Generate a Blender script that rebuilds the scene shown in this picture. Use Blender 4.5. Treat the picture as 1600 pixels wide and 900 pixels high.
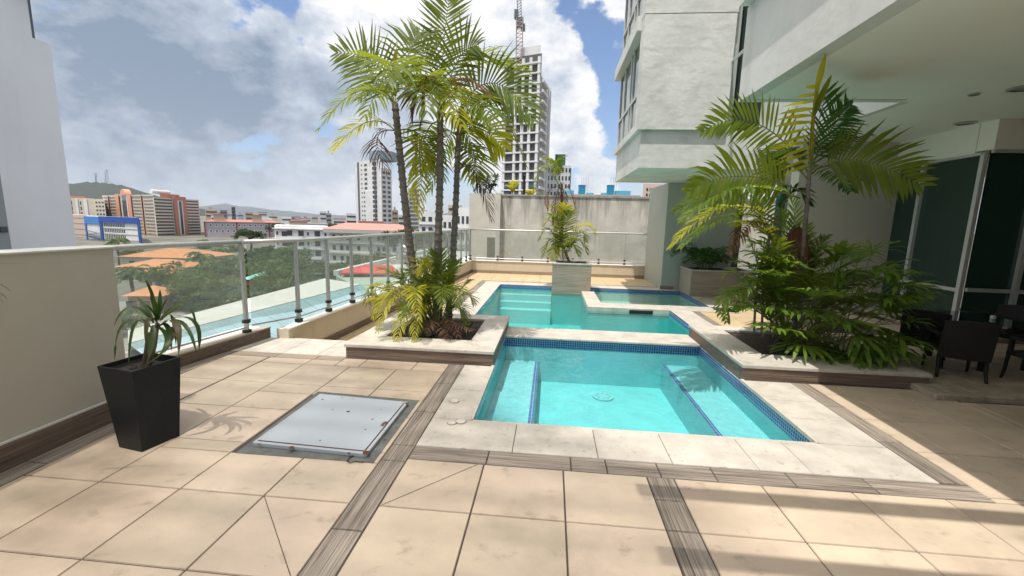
import bpy, math, random
import numpy as np
from mathutils import Vector, Matrix
random.seed(7)
R = math.radians
S = bpy.context.scene
COL = S.collection
for o in list(bpy.data.objects): bpy.data.objects.remove(o)

# ------------------------------------------------------------ camera
FPX = 667.3; CH = 1.5
pitch, yaw, roll = -0.15514, -0.08756, 0.0256
cyw, syw = math.cos(yaw), math.sin(yaw)
fwd = np.array([syw*math.cos(pitch), cyw*math.cos(pitch), math.sin(pitch)])
r0 = np.array([cyw, -syw, 0.]); u0 = np.cross(r0, fwd)
rgt = math.cos(roll)*r0 + math.sin(roll)*u0
upv = -math.sin(roll)*r0 + math.cos(roll)*u0
cam = bpy.data.objects.new('camera', bpy.data.cameras.new('camera'))
COL.objects.link(cam); S.camera = cam
cam.data.sensor_width = 36; cam.data.lens = FPX/1600*36
cam.data.clip_start = 0.05; cam.data.clip_end = 60000
M4 = Matrix.Identity(4)
for i in range(3):
    M4[i][0] = rgt[i]; M4[i][1] = upv[i]; M4[i][2] = -fwd[i]
M4[2][3] = CH
cam.matrix_world = M4

def ray(x, y):
    return rgt*((x-800)/FPX) - upv*((y-450)/FPX) + fwd
def G(x, y, z=0.0):            # point on the level z seen at pixel
    d = ray(x, y); t = (z-CH)/d[2]
    return (d[0]*t, d[1]*t, z)
def AY(x, y, Y):               # point at depth Y
    d = ray(x, y); t = Y/d[1]
    return (d[0]*t, Y, CH+d[2]*t)
def AX(x, y, X):
    d = ray(x, y); t = X/d[0]
    return (X, d[1]*t, CH+d[2]*t)

# ------------------------------------------------------------ sun, sky, exposure
SUN = Vector((-.16, -.29, 1)).normalized()
sl = bpy.data.lights.new('sun', 'SUN'); sl.energy = 4.0; sl.angle = R(.53); sl.color = (1, .955, .88)
so = bpy.data.objects.new('sun', sl); COL.objects.link(so)
so.rotation_euler = SUN.to_track_quat('Z', 'Y').to_euler()
S.view_settings.view_transform = 'Standard'
S.view_settings.look = 'None'
S.view_settings.exposure = 0.22
S.view_settings.gamma = 1
S.render.engine = 'CYCLES'
S.cycles.max_bounces = 8; S.cycles.transparent_max_bounces = 16
S.cycles.diffuse_bounces = 4; S.cycles.caustics_reflective = False; S.cycles.caustics_refractive = False

W = bpy.data.worlds.new('World'); S.world = W; W.use_nodes = True
nt = W.node_tree; nt.nodes.clear()
N = nt.nodes.new; LK = nt.links.new
def wmath(op, a, b=None, c=None, clamp=False):
    n = N('ShaderNodeMath'); n.operation = op; n.use_clamp = clamp
    for i, v in enumerate((a, b, c)):
        if v is None: continue
        if isinstance(v, (int, float)): n.inputs[i].default_value = v
        else: LK(v, n.inputs[i])
    return n.outputs[0]
wo = N('ShaderNodeOutputWorld'); bg = N('ShaderNodeBackground'); LK(bg.outputs[0], wo.inputs[0])
sky = N('ShaderNodeTexSky'); sky.sky_type = 'NISHITA'; sky.sun_disc = False
sky.sun_elevation = math.asin(SUN.z); sky.sun_rotation = math.atan2(SUN.x, SUN.y)
sky.altitude = 50; sky.air_density = 1.0; sky.dust_density = 1.0; sky.ozone_density = 2.0
tc = N('ShaderNodeTexCoord')
nrm = N('ShaderNodeVectorMath'); nrm.operation = 'NORMALIZE'; LK(tc.outputs['Generated'], nrm.inputs[0])
D = nrm.outputs[0]
sep = N('ShaderNodeSeparateXYZ'); LK(D, sep.inputs[0])
def wnoise(scale, detail, rough, stretch=(1, 1, 1), off=(0, 0, 0), dist=0.0):
    mp = N('ShaderNodeMapping'); LK(D, mp.inputs[0]); mp.inputs['Scale'].default_value = stretch; mp.inputs['Location'].default_value = off
    n = N('ShaderNodeTexNoise'); n.inputs['Scale'].default_value = scale; n.inputs['Detail'].default_value = detail
    n.inputs['Roughness'].default_value = rough; n.inputs['Distortion'].default_value = dist
    LK(mp.outputs[0], n.inputs['Vector']); return n.outputs['Fac']
# cloud banks: (sky direction given by azimuth/elevation through a reference bearing, angular radius, weight)
def blobdir(x, y):
    d = ray(x, y); d = d/np.linalg.norm(d); return tuple(d)
def blobsum(lst):
    tot = None
    for (x, y, rad, w) in lst:
        dn = N('ShaderNodeVectorMath'); dn.operation = 'DISTANCE'; LK(D, dn.inputs[0]); dn.inputs[1].default_value = blobdir(x, y)
        v = wmath('DIVIDE', dn.outputs['Value'], rad)
        v = wmath('SUBTRACT', 1.0, v, clamp=True)
        v = wmath('MULTIPLY', wmath('SMOOTH_MIN', v, 1.0, .05), w)
        tot = v if tot is None else wmath('MAXIMUM', tot, v)
    return tot
cover = blobsum([(60, 150, .42, .95), (250, 100, .40, 1.05), (400, 170, .40, 1.0), (420, 80, .15, 1.1), (620, 120, .30, 1.6), (700, 40, .22, 1.5),
                 (800, 90, .20, 1.6), (850, 90, .125, 1.6), (875, 140, .12, 1.6), (840, 190, .17, 1.5), (900, 215, .10, 1.2), (965, 5, .07, 1.05), (560, 260, .30, 1.0), (780, 260, .14, .9),
                 (873, 262, .04, .9), (930, 290, .10, .95), (150, 240, .22, 1.1), (400, 250, .22, .8), (985, 150, .05, .7),
                 (1500, -500, .8, 1.2), (200, -600, .7, 1.2), (2600, 200, .8, 1.3), (-1800, 100, .8, 1.3)])
n1 = wnoise(5.5, 9, .58, (1, 1, 1.5), (3.1, 1.7, .4), .15)
n2 = wnoise(16, 6, .6, (1, 1, 1.3), (0, 5, 2))
f = wmath('ADD', cover, wmath('MULTIPLY', wmath('SUBTRACT', n1, .5), 2.4))
f = wmath('ADD', f, wmath('MULTIPLY', wmath('SUBTRACT', n2, .5), .6))
mr = N('ShaderNodeMapRange'); mr.interpolation_type = 'SMOOTHSTEP'
mr.inputs[1].default_value = .36; mr.inputs[2].default_value = .58; LK(f, mr.inputs[0])
dens = mr.outputs[0]
# thickness (grey bellies)
belly = blobsum([(250, 130, .30, 1.25), (140, 90, .24, 1.1), (380, 160, .26, 1.2), (480, 180, .18, .9), (180, 30, .16, .7), (870, 150, .10, .35), (600, 220, .16, .5), (300, 270, .16, .3)])
n3 = wnoise(4.2, 7, .55, (1, 1, 2.4), (1.3, 7, 3))
th = wmath('MULTIPLY', belly, wmath('ADD', .35, wmath('MULTIPLY', n3, 1.5)))
n4 = wnoise(9, 8, .6, (1, 1, 1.6), (8, 2, 1))
th = wmath('ADD', th, wmath('MULTIPLY', wmath('SUBTRACT', n4, .49), 1.8))
n5 = wnoise(24, 6, .6, (1, 1, 1.4), (4, 4, 6), .2)
th = wmath('ADD', th, wmath('MULTIPLY', wmath('SUBTRACT', n5, .5), .6), clamp=True)
cr = N('ShaderNodeValToRGB'); LK(th, cr.inputs[0])
e = cr.color_ramp.elements
e[0].position = 0; e[0].color = (10.2, 10.2, 10.3, 1)
e[1].position = 1; e[1].color = (2.3, 3.1, 4.3, 1)
m = cr.color_ramp.elements.new(.42); m.color = (5.8, 6.5, 7.6, 1)
skyk = N('ShaderNodeMixRGB'); skyk.blend_type = 'MULTIPLY'; skyk.inputs[0].default_value = 1; LK(sky.outputs[0], skyk.inputs[1]); skyk.inputs[2].default_value = (1.25, 1.4, 1.6, 1)
mx = N('ShaderNodeMixRGB'); LK(dens, mx.inputs[0]); LK(skyk.outputs[0], mx.inputs[1]); LK(cr.outputs[0], mx.inputs[2])
# milky horizon air
hz = N('ShaderNodeMapRange'); hz.inputs[1].default_value = .0; hz.inputs[2].default_value = .13; hz.inputs[3].default_value = .5; hz.inputs[4].default_value = 0; LK(sep.outputs[2], hz.inputs[0])
mh = N('ShaderNodeMixRGB'); LK(hz.outputs[0], mh.inputs[0]); LK(mx.outputs[0], mh.inputs[1]); mh.inputs[2].default_value = (5.6, 6.3, 7.2, 1)
# sky brightened round the sun above the view, added to fill the shaded deck
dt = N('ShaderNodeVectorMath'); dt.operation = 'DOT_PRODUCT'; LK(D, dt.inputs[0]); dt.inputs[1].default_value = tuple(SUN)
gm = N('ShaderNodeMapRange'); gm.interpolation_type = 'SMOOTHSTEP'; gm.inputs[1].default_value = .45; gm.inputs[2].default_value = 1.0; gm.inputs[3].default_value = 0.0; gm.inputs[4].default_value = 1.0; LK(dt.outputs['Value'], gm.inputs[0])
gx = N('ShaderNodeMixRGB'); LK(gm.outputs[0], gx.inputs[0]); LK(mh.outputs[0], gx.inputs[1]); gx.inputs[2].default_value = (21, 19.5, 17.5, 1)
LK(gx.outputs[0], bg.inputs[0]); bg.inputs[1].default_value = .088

# ------------------------------------------------------------ helpers
class MB:
    def __init__(s): s.v = []; s.f = []; s.m = []
    def add(s, vs, fs, mi=0):
        b = len(s.v); s.v += [tuple(v) for v in vs]
        for f_ in fs: s.f.append(tuple(b+i for i in f_)); s.m.append(mi)
        return s
    def quad(s, a, b, c, d, mi=0): return s.add([a, b, c, d], [(0, 1, 2, 3)], mi)
    def box(s, x0, x1, y0, y1, z0, z1, mi=0):
        x0, x1 = min(x0, x1), max(x0, x1); y0, y1 = min(y0, y1), max(y0, y1); z0, z1 = min(z0, z1), max(z0, z1)
        return s.add([(x0, y0, z0), (x1, y0, z0), (x1, y1, z0), (x0, y1, z0), (x0, y0, z1), (x1, y0, z1), (x1, y1, z1), (x0, y1, z1)],
                     [(0, 3, 2, 1), (4, 5, 6, 7), (0, 1, 5, 4), (1, 2, 6, 5), (2, 3, 7, 6), (3, 0, 4, 7)], mi)
    def prism(s, poly, z0, z1, mi=0):
        n = len(poly)
        ar = sum(poly[i][0]*poly[(i+1) % n][1]-poly[(i+1) % n][0]*poly[i][1] for i in range(n))
        if ar < 0: poly = poly[::-1]
        s.add([(p[0], p[1], z0) for p in poly]+[(p[0], p[1], z1) for p in poly],
              [tuple(range(n))[::-1], tuple(range(n, 2*n))]+[(i, (i+1) % n, n+(i+1) % n, n+i) for i in range(n)], mi); return s
    def tube(s, pts, r, n=8, mi=0, cap=True):
        pts = [Vector(p) for p in pts]; rs = r if isinstance(r, (list, tuple)) else [r]*len(pts)
        b = len(s.v); pa = None
        for i, p in enumerate(pts):
            t = (pts[min(i+1, len(pts)-1)]-pts[max(i-1, 0)]).normalized()
            if pa is None: pa = t.orthogonal().normalized()
            else: pa = (pa-t*pa.dot(t)).normalized()
            q = t.cross(pa)
            for k in range(n):
                a = 2*math.pi*k/n; s.v.append(tuple(p+(pa*math.cos(a)+q*math.sin(a))*rs[i]))
        for i in range(len(pts)-1):
            for k in range(n):
                k2 = (k+1) % n; s.f.append((b+i*n+k, b+i*n+k2, b+(i+1)*n+k2, b+(i+1)*n+k)); s.m.append(mi)
        if cap:
            s.f.append(tuple(b+k for k in range(n))[::-1]); s.m.append(mi)
            s.f.append(tuple(b+(len(pts)-1)*n+k for k in range(n))); s.m.append(mi)
        return s
    def beam(s, a, b, w, h, mi=0):     # rectangular bar between two points
        a = Vector(a); b = Vector(b); t = (b-a).normalized()
        side = t.cross(Vector((0, 0, 1)))
        if side.length < .01: side = Vector((1, 0, 0))
        side.normalize(); up = side.cross(t).normalized()
        vs = []
        for p in (a, b):
            for (i, j) in ((-1, -1), (1, -1), (1, 1), (-1, 1)): vs.append(p+side*i*w/2+up*j*h/2)
        return s.add(vs, [(0, 1, 2, 3), (7, 6, 5, 4), (0, 4, 5, 1), (1, 5, 6, 2), (2, 6, 7, 3), (3, 7, 4, 0)], mi)
    def build(s, name, mats, parent=None, smooth=False, bevel=0):
        me = bpy.data.meshes.new(name); me.from_pydata([tuple(map(float, v)) for v in s.v], [], s.f)
        if not isinstance(mats, (list, tuple)): mats = [mats]
        for m_ in mats: me.materials.append(m_)
        for p, mi in zip(me.polygons, s.m): p.material_index = mi; p.use_smooth = smooth
        me.update()
        o = bpy.data.objects.new(name, me); COL.objects.link(o)
        if parent is not None: o.parent = parent; o.matrix_parent_inverse = Matrix.Identity(4) if False else parent_inv(parent)
        if bevel:
            b = o.modifiers.new('bevel', 'BEVEL'); b.width = bevel; b.segments = 2; b.limit_method = 'ANGLE'; b.angle_limit = R(40)
        return o
def buildl(mb, name, mats, parent, **k):      # mesh given in the parent's own frame
    o = mb.build(name, mats, None, **k); o.parent = parent; return o
def parent_inv(p):
    m_ = Matrix.LocRotScale(p.location, p.rotation_euler, p.scale)
    return m_.inverted()
def tag(o, label=None, cat=None, group=None, kind=None):
    if label: o['label'] = label
    if cat: o['category'] = cat
    if group: o['group'] = group
    if kind: o['kind'] = kind
    return o
def empty(name, loc=(0, 0, 0), rz=0):
    o = bpy.data.objects.new(name, None); COL.objects.link(o); o.location = loc; o.rotation_euler = (0, 0, rz)
    o.empty_display_size = .2
    return o
def struct(name, mb, mat, **k):
    o = mb.build(name, mat, **k); o['kind'] = 'structure'; return o

# ------------------------------------------------------------ materials
MATS = {}
def mat(name, col, rough=.6, noise=0, nscale=5, bump=0, bscale=30, spec=.4, metal=0, stretch=(1, 1, 1), dark=None, detail=6, island=0, island_hue=0):
    """principled with an own-colour mottling (dirt, grain)"""
    if name in MATS: return MATS[name]
    m_ = bpy.data.materials.new(name); m_.use_nodes = True; t = m_.node_tree; b = t.nodes['Principled BSDF']
    b.inputs['Roughness'].default_value = rough; b.inputs['Metallic'].default_value = metal
    b.inputs['Specular IOR Level'].default_value = spec
    b.inputs['Base Color'].default_value = (*col, 1)
    tcn = t.nodes.new('ShaderNodeNewGeometry'); mp = t.nodes.new('ShaderNodeMapping'); t.links.new(tcn.outputs['Position'], mp.inputs[0]); mp.inputs['Scale'].default_value = stretch
    out = None
    if noise or island:
        vec = mp.outputs[0]
        if island:
            ad = t.nodes.new('ShaderNodeVectorMath'); ad.operation = 'ADD'; sc = t.nodes.new('ShaderNodeMath'); sc.operation = 'MULTIPLY'; sc.inputs[1].default_value = 97
            t.links.new(tcn.outputs['Random Per Island'], sc.inputs[0]); t.links.new(vec, ad.inputs[0]); t.links.new(sc.outputs[0], ad.inputs[1]); vec = ad.outputs[0]
        n = t.nodes.new('ShaderNodeTexNoise'); n.inputs['Scale'].default_value = nscale; n.inputs['Detail'].default_value = detail; n.inputs['Roughness'].default_value = .6
        t.links.new(vec, n.inputs['Vector'])
        r_ = t.nodes.new('ShaderNodeValToRGB'); t.links.new(n.outputs['Fac'], r_.inputs[0])
        dk = dark if dark else tuple(c*(1-noise) for c in col)
        r_.color_ramp.elements[0].position = .3; r_.color_ramp.elements[0].color = (*dk, 1)
        r_.color_ramp.elements[1].position = .7; r_.color_ramp.elements[1].color = (*[min(1, c*(1+noise*.35)) for c in col], 1)
        out = r_.outputs[0]
        if island:
            hs = t.nodes.new('ShaderNodeHueSaturation'); t.links.new(out, hs.inputs['Color'])
            mrr = t.nodes.new('ShaderNodeMapRange'); t.links.new(tcn.outputs['Random Per Island'], mrr.inputs[0]); mrr.inputs[3].default_value = 1-island; mrr.inputs[4].default_value = 1+island
            t.links.new(mrr.outputs[0], hs.inputs['Value'])
            if island_hue:
                mr2 = t.nodes.new('ShaderNodeMapRange'); 
                wn = t.nodes.new('ShaderNodeTexWhiteNoise'); wn.noise_dimensions = '1D'; t.links.new(tcn.outputs['Random Per Island'], wn.inputs['W'])
                t.links.new(wn.outputs['Value'], mr2.inputs[0]); mr2.inputs[3].default_value = .5-island_hue; mr2.inputs[4].default_value = .5+island_hue
                t.links.new(mr2.outputs[0], hs.inputs['Hue'])
            out = hs.outputs[0]
        t.links.new(out, b.inputs['Base Color'])
    if bump:
        n = t.nodes.new('ShaderNodeTexNoise'); n.inputs['Scale'].default_value = bscale; n.inputs['Detail'].default_value = 5; t.links.new(mp.outputs[0], n.inputs['Vector'])
        bp = t.nodes.new('ShaderNodeBump'); bp.inputs['Strength'].default_value = bump; bp.inputs['Distance'].default_value = .01
        t.links.new(n.outputs['Fac'], bp.inputs['Height']); t.links.new(bp.outputs[0], b.inputs['Normal'])
    MATS[name] = m_; return m_
def weather(m_, amt=.16, scale=1.6, stretch=(2.2, 2.2, .16), lo=.45, hi=.75, col=(.35, .33, .28), fine=0):
    """rain streaks and grime: the surface's own stains"""
    t = m_.node_tree; b = t.nodes['Principled BSDF']; inp = b.inputs['Base Color']
    g_ = t.nodes.new('ShaderNodeNewGeometry'); mp = t.nodes.new('ShaderNodeMapping'); mp.inputs['Scale'].default_value = stretch; t.links.new(g_.outputs['Position'], mp.inputs[0])
    n = t.nodes.new('ShaderNodeTexNoise'); n.inputs['Scale'].default_value = scale; n.inputs['Detail'].default_value = 8; n.inputs['Roughness'].default_value = .62; t.links.new(mp.outputs[0], n.inputs['Vector'])
    mr_ = t.nodes.new('ShaderNodeMapRange'); mr_.interpolation_type = 'SMOOTHSTEP'; mr_.inputs[1].default_value = lo; mr_.inputs[2].default_value = hi; mr_.inputs[4].default_value = amt; t.links.new(n.outputs['Fac'], mr_.inputs[0])
    mx_ = t.nodes.new('ShaderNodeMixRGB'); mx_.blend_type = 'MIX'
    if inp.links: t.links.new(inp.links[0].from_socket, mx_.inputs[1])
    else: mx_.inputs[1].default_value = inp.default_value
    mx_.inputs[2].default_value = (*col, 1); t.links.new(mr_.outputs[0], mx_.inputs[0]); t.links.new(mx_.outputs[0], inp)
    return m_
def leafmat(name, col, tcol, island=.25, hue=.02, trans=.45, rough=.45):
    m_ = mat(name, col, rough, noise=.25, nscale=3, island=island, island_hue=hue, spec=.35)
    t = m_.node_tree; b = t.nodes['Principled BSDF']; o = [n for n in t.nodes if n.type == 'OUTPUT_MATERIAL'][0]
    tr = t.nodes.new('ShaderNodeBsdfTranslucent'); tr.inputs[0].default_value = (*tcol, 1)
    ms = t.nodes.new('ShaderNodeMixShader'); ms.inputs[0].default_value = trans
    t.links.new(b.outputs[0], ms.inputs[1]); t.links.new(tr.outputs[0], ms.inputs[2]); t.links.new(ms.outputs[0], o.inputs[0])
    return m_
def wood(name, axis, c1=(.36, .305, .255), c2=(.07, .054, .042), seams=True):
    """wood-look striated porcelain, streaks along axis"""
    m_ = bpy.data.materials.new(name); m_.use_nodes = True; t = m_.node_tree; b = t.nodes['Principled BSDF']; b.inputs['Roughness'].default_value = .6
    g = t.nodes.new('ShaderNodeNewGeometry'); mp = t.nodes.new('ShaderNodeMapping'); t.links.new(g.outputs['Position'], mp.inputs[0])
    sc = [120, 120, 120]; sc[axis] = 2.2; mp.inputs['Scale'].default_value = sc
    n = t.nodes.new('ShaderNodeTexNoise'); n.inputs['Scale'].default_value = 1; n.inputs['Detail'].default_value = 4; n.inputs['Roughness'].default_value = .7; t.links.new(mp.outputs[0], n.inputs['Vector'])
    mp2 = t.nodes.new('ShaderNodeMapping'); t.links.new(g.outputs['Position'], mp2.inputs[0]); s2 = [32, 32, 32]; s2[axis] = .9; mp2.inputs['Scale'].default_value = s2
    n2_ = t.nodes.new('ShaderNodeTexNoise'); n2_.inputs['Scale'].default_value = 1; n2_.inputs['Detail'].default_value = 3; t.links.new(mp2.outputs[0], n2_.inputs['Vector'])
    ml = t.nodes.new('ShaderNodeMath'); ml.operation = 'MULTIPLY_ADD'; t.links.new(n.outputs['Fac'], ml.inputs[0]); ml.inputs[1].default_value = .8
    m3 = t.nodes.new('ShaderNodeMath'); m3.operation = 'MULTIPLY'; t.links.new(n2_.outputs['Fac'], m3.inputs[0]); m3.inputs[1].default_value = .35; t.links.new(m3.outputs[0], ml.inputs[2])
    r_ = t.nodes.new('ShaderNodeValToRGB'); t.links.new(ml.outputs[0], r_.inputs[0])
    r_.color_ramp.elements[0].position = .42; r_.color_ramp.elements[0].color = (*c2, 1)
    r_.color_ramp.elements[1].position = .68; r_.color_ramp.elements[1].color = (*c1, 1)
    hs = t.nodes.new('ShaderNodeHueSaturation'); t.links.new(r_.outputs[0], hs.inputs['Color'])
    mrr = t.nodes.new('ShaderNodeMapRange'); t.links.new(g.outputs['Random Per Island'], mrr.inputs[0]); mrr.inputs[3].default_value = .85; mrr.inputs[4].default_value = 1.15; t.links.new(mrr.outputs[0], hs.inputs['Value'])
    t.links.new(hs.outputs[0], b.inputs['Base Color'])
    bp = t.nodes.new('ShaderNodeBump'); bp.inputs['Strength'].default_value = .35; bp.inputs['Distance'].default_value = .004; t.links.new(ml.outputs[0], bp.inputs['Height']); t.links.new(bp.outputs[0], b.inputs['Normal'])
    return m_

M_tile = mat('beige_porcelain', (.585, .475, .365), .42, noise=.16, nscale=2.9, island=.06, island_hue=.006, bump=.12, bscale=60, spec=.45, stretch=(1, 1.6, 1))
M_tile.node_tree.nodes['Principled BSDF'].inputs['Roughness'].default_value = .38
M_tilew = mat('yellow_porcelain', (.56, .43, .26), .45, noise=.14, nscale=2.6, island=.06, island_hue=.006, bump=.1, bscale=60)  # yellower tile, laid on the lower deck
M_grout = mat('dark_grout', (.07, .055, .05), .9)
M_lgrout = mat('light_grout', (.62, .56, .48), .9)
M_stone = mat('cream_stone', (.56, .515, .455), .6, noise=.24, nscale=5, island=.05, bump=.5, bscale=28, detail=9)
M_woodx = wood('striated_tile_x', 0); M_woody = wood('striated_tile_y', 1); M_woodz = wood('striated_clad_x', 0, (.24, .175, .13), (.075, .05, .038))
M_woodp = wood('striated_clad_pale', 0, (.42, .34, .27), (.19, .145, .11))
M_wally = wood('striated_clad_y', 1, (.20, .15, .115), (.06, .042, .033))
M_white = mat('white_render', (.70, .70, .67), .85, noise=.10, nscale=1.2, bump=.6, bscale=9)
M_rough = mat('rough_white_render', (.70, .70, .67), .85, noise=.20, nscale=1.3, bump=1.0, bscale=7, detail=9)
M_ceil = mat('ceiling_paint', (.88, .87, .80), .8, noise=.05, nscale=.8, bump=.15, bscale=12)
M_beige = mat('beige_render', (.60, .525, .42), .85, noise=.05, nscale=2, bump=.2, bscale=40)
M_grey = mat('grey_beige_render', (.47, .455, .39), .85, noise=.06, nscale=1.5, bump=.25, bscale=60)
M_capw = mat('white_coping_paint', (.78, .77, .73), .6, noise=.1, nscale=8)
M_alu = mat('brushed_aluminium', (.50, .51, .50), .42, metal=.45, noise=.1, nscale=30)
M_black = mat('black_plastic', (.015, .015, .016), .5)
weather(M_tile, .7, .9, (1, 1, 1), .46, .74, (.27, .21, .15)); weather(M_tile, .6, 6, (1, 1.3, 1), .56, .72, (.30, .24, .18)); weather(M_tile, .5, 38, (1, 1, 1), .68, .74, (.20, .15, .11))
weather(M_tilew, .4, 2.5, (1, 1, 1), .5, .8, (.34, .25, .15))
weather(M_stone, .6, 16, (1, 1, 1), .60, .66, (.30, .26, .21)); weather(M_stone, .45, 3.2, (1, 1, 1), .5, .7, (.38, .35, .31)); weather(M_stone, .5, 60, (1, 1, 1), .64, .70, (.28, .24, .19))
weather(M_grey, .22, 1.6); weather(M_grey, .25, 3, (1, 1, 1), .55, .75, (.24, .23, .19)); weather(M_white, .20); weather(M_white, .2, 2.5, (1, 1, 1), .55, .8, (.45, .46, .42))
weather(M_rough, .30, 2.4, (1, 1, 3.2), .52, .62, (.42, .42, .38)); weather(M_rough, .25, 1.2, (1.5, 1.5, .25), .5, .8, (.38, .39, .35)); weather(M_beige, .25, 2)
M_soil = mat('dark_soil', (.05, .038, .03), .95, noise=.5, nscale=40, bump=1, bscale=60)
M_trunk = mat('grey_palm_bark', (.21, .18, .155), .85, noise=.45, nscale=12, stretch=(1, 1, 3), bump=.5, bscale=30)
M_leaf = leafmat('palm_leaf', (.10, .14, .018), (.36, .43, .03), hue=.03, trans=.42)
M_leafy = leafmat('yellowing_palm_leaf', (.34, .32, .02), (.75, .70, .04), island=.2)
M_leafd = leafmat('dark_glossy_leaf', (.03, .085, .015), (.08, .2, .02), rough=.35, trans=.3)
M_dead = leafmat('dead_brown_frond', (.17, .085, .05), (.25, .13, .07), trans=.25, rough=.8)

# ------------------------------------------------------------ floor: near deck at 0, far deck at -0.3
LO = -.30
def inside(x0, x1, y0, y1, holes):
    for (a, b, c, d) in holes:
        if x0 >= a-1e-4 and x1 <= b+1e-4 and y0 >= c-1e-4 and y1 <= d+1e-4: return True
    return False
def cuts(ts, lo, hi, holes, ax):
    s_ = {lo, hi}
    for t_ in ts:
        if lo < t_ < hi: s_.add(t_)
    return sorted(s_)
def tiles(mb, xs, ys, area, holes, z, gap=.0035, th=.006):
    """tiles clipped to area rectangles minus hole rectangles"""
    x0, x1, y0, y1 = area
    xs = sorted(xs); ys = sorted(ys)
    X = [x0]+[x for x in xs if x0+.01 < x < x1-.01]+[x1]; Y = [y0]+[y for y in ys if y0+.01 < y < y1-.01]+[y1]
    for i in range(len(X)-1):
        for j in range(len(Y)-1):
            parts = [(X[i], X[i+1], Y[j], Y[j+1], False, False, False, False)]
            rects = [(X[i], X[i+1], Y[j], Y[j+1])]
            for (a, b, c, d) in holes:
                nr = []
                for (p, q, r, s_) in rects:
                    if a >= q or b <= p or c >= s_ or d <= r: nr.append((p, q, r, s_)); continue
                    rr_, ss_ = max(r, c), min(s_, d)
                    if p < a: nr.append((p, a, rr_, ss_))
                    if b < q: nr.append((b, q, rr_, ss_))
                    if r < c: nr.append((p, q, r, c))
                    if d < s_: nr.append((p, q, d, s_))
                rects = nr
            for (p, q, r, s_) in rects:
                if q-p > .02 and s_-r > .02:
                    g = gap; e_ = .0025
                    p2, q2, r2, s2 = p+g, q-g, r+g, s_-g
                    mb.add([(p2, r2, z), (q2, r2, z), (q2, s2, z), (p2, s2, z), (p2+e_, r2+e_, z+th), (q2-e_, r2+e_, z+th), (q2-e_, s2-e_, z+th), (p2+e_, s2-e_, z+th)],
                           [(4, 5, 6, 7), (0, 1, 5, 4), (1, 2, 6, 5), (2, 3, 7, 6), (3, 0, 4, 7)])
rows = [-.02+.5*k for k in range(-8, 12)]
colsL = [-1.005-.487*k for k in range(0, 8)]
colsM = [-.85, -.36, .13, .63]
colsR = [.79+.5*k for k in range(0, 14)]
PX0, PX1, PY0, PY1 = -.55, 1.95, 3.01, 5.50     # front pool
HATCH = (-1.979, -1.05, 2.36, 3.29)
# substrate under tiles (dark grout shows in the joints), leaving the pool open
g = MB()
for (a, b, c, d) in [(-3.9, 8, -4, PY0-.11), (-3.9, PX0-.11, PY0-.11, 4.83), (PX1+.11, 3.69, PY0-.11, 4.3), (3.69, 8, PY0-.11, 4.3)]:
    g.box(a, b, c, d, -.35, -.006)
struct('floor_bed', g, M_grout)
mb = MB()
tiles(mb, colsL, rows, (-2.94, -1.01, -3, 4.0), [HATCH, (-2.94, -2.93, 0, 1)], -.006)
tiles(mb, colsM, rows, (-.85, .63, -3, 2.435), [], -.006)
tiles(mb, colsR, rows, (.79, 8, -3, 2.435), [], -.006)
tiles(mb, colsR, rows, (2.56, 3.7, 2.435, 4.24), [], -.006)
tiles(mb, colsR, rows, (3.7, 8, 2.435, 3.98), [], -.006)
tiles(mb, [-1.9, -1.35, -.8], [4.13], (-2.15, -1.01, 4.0, 4.24), [], -.006)
tiles(mb, colsL, rows, (-3.42, -2.94, 2.8, 4.15), [], -.006)
tiles(mb, colsL, [], (-2.94, -2.15, 4.0, 4.15), [], -.006)
struct('deck_floor', mb, M_tile)
# diagonal saw cuts seen in two near tiles
g = MB()
for (a, b) in [((413, 776), (454, 900)), ((597, 789), (748, 725))]:
    p, q = Vector(G(*a)), Vector(G(*b)); t_ = (q-p).normalized(); s_ = Vector((-t_.y, t_.x, 0))*.0018
    z_ = Vector((0, 0, .0015)); g.quad(p-s_+z_, q-s_+z_, q+s_+z_, p+s_+z_)
struct('floor_cut', g, M_grout)
# striated borders
g = MB(); ys = [-3, -2.4, -1.8, -1.2, -.6, 0, .6, 1.2, 1.79, 2.4, 2.59, 3.1, 3.7, 4.22]
tiles(g, [], ys, (-1.01, -.85, -3, 4.24), [], -.006)
tiles(g, [], [.3, .9, 1.5, 1.98, 2.22], (.63, .79, -3, 2.435), [], -.006)
tiles(g, [], [3.1, 3.7], (2.40, 2.56, 2.60, 4.24), [], -.006)
tiles(g, [], [1.5, 2.1, 2.7, 3.3], (-3.09, -2.94, -3, 2.8), [], -.006)
tiles(g, [], [3.4, 4.0], (-3.6, -3.42, 2.8, 4.28), [], -.006)
struct('paving_border', g, M_woody)
g = MB(); tiles(g, [-.35, .18, .40, .72, 1.05, 1.5, 1.95], [], (-.85, 2.56, 2.435, 2.595), [], -.006)
struct('paving_border', g, M_woodx)
g = MB(); tiles(g, [-2.9, -2.45], [], (-3.42, -2.15, 4.15, 4.29), [], -.006); struct('paving_border', g, M_woodp)
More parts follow.
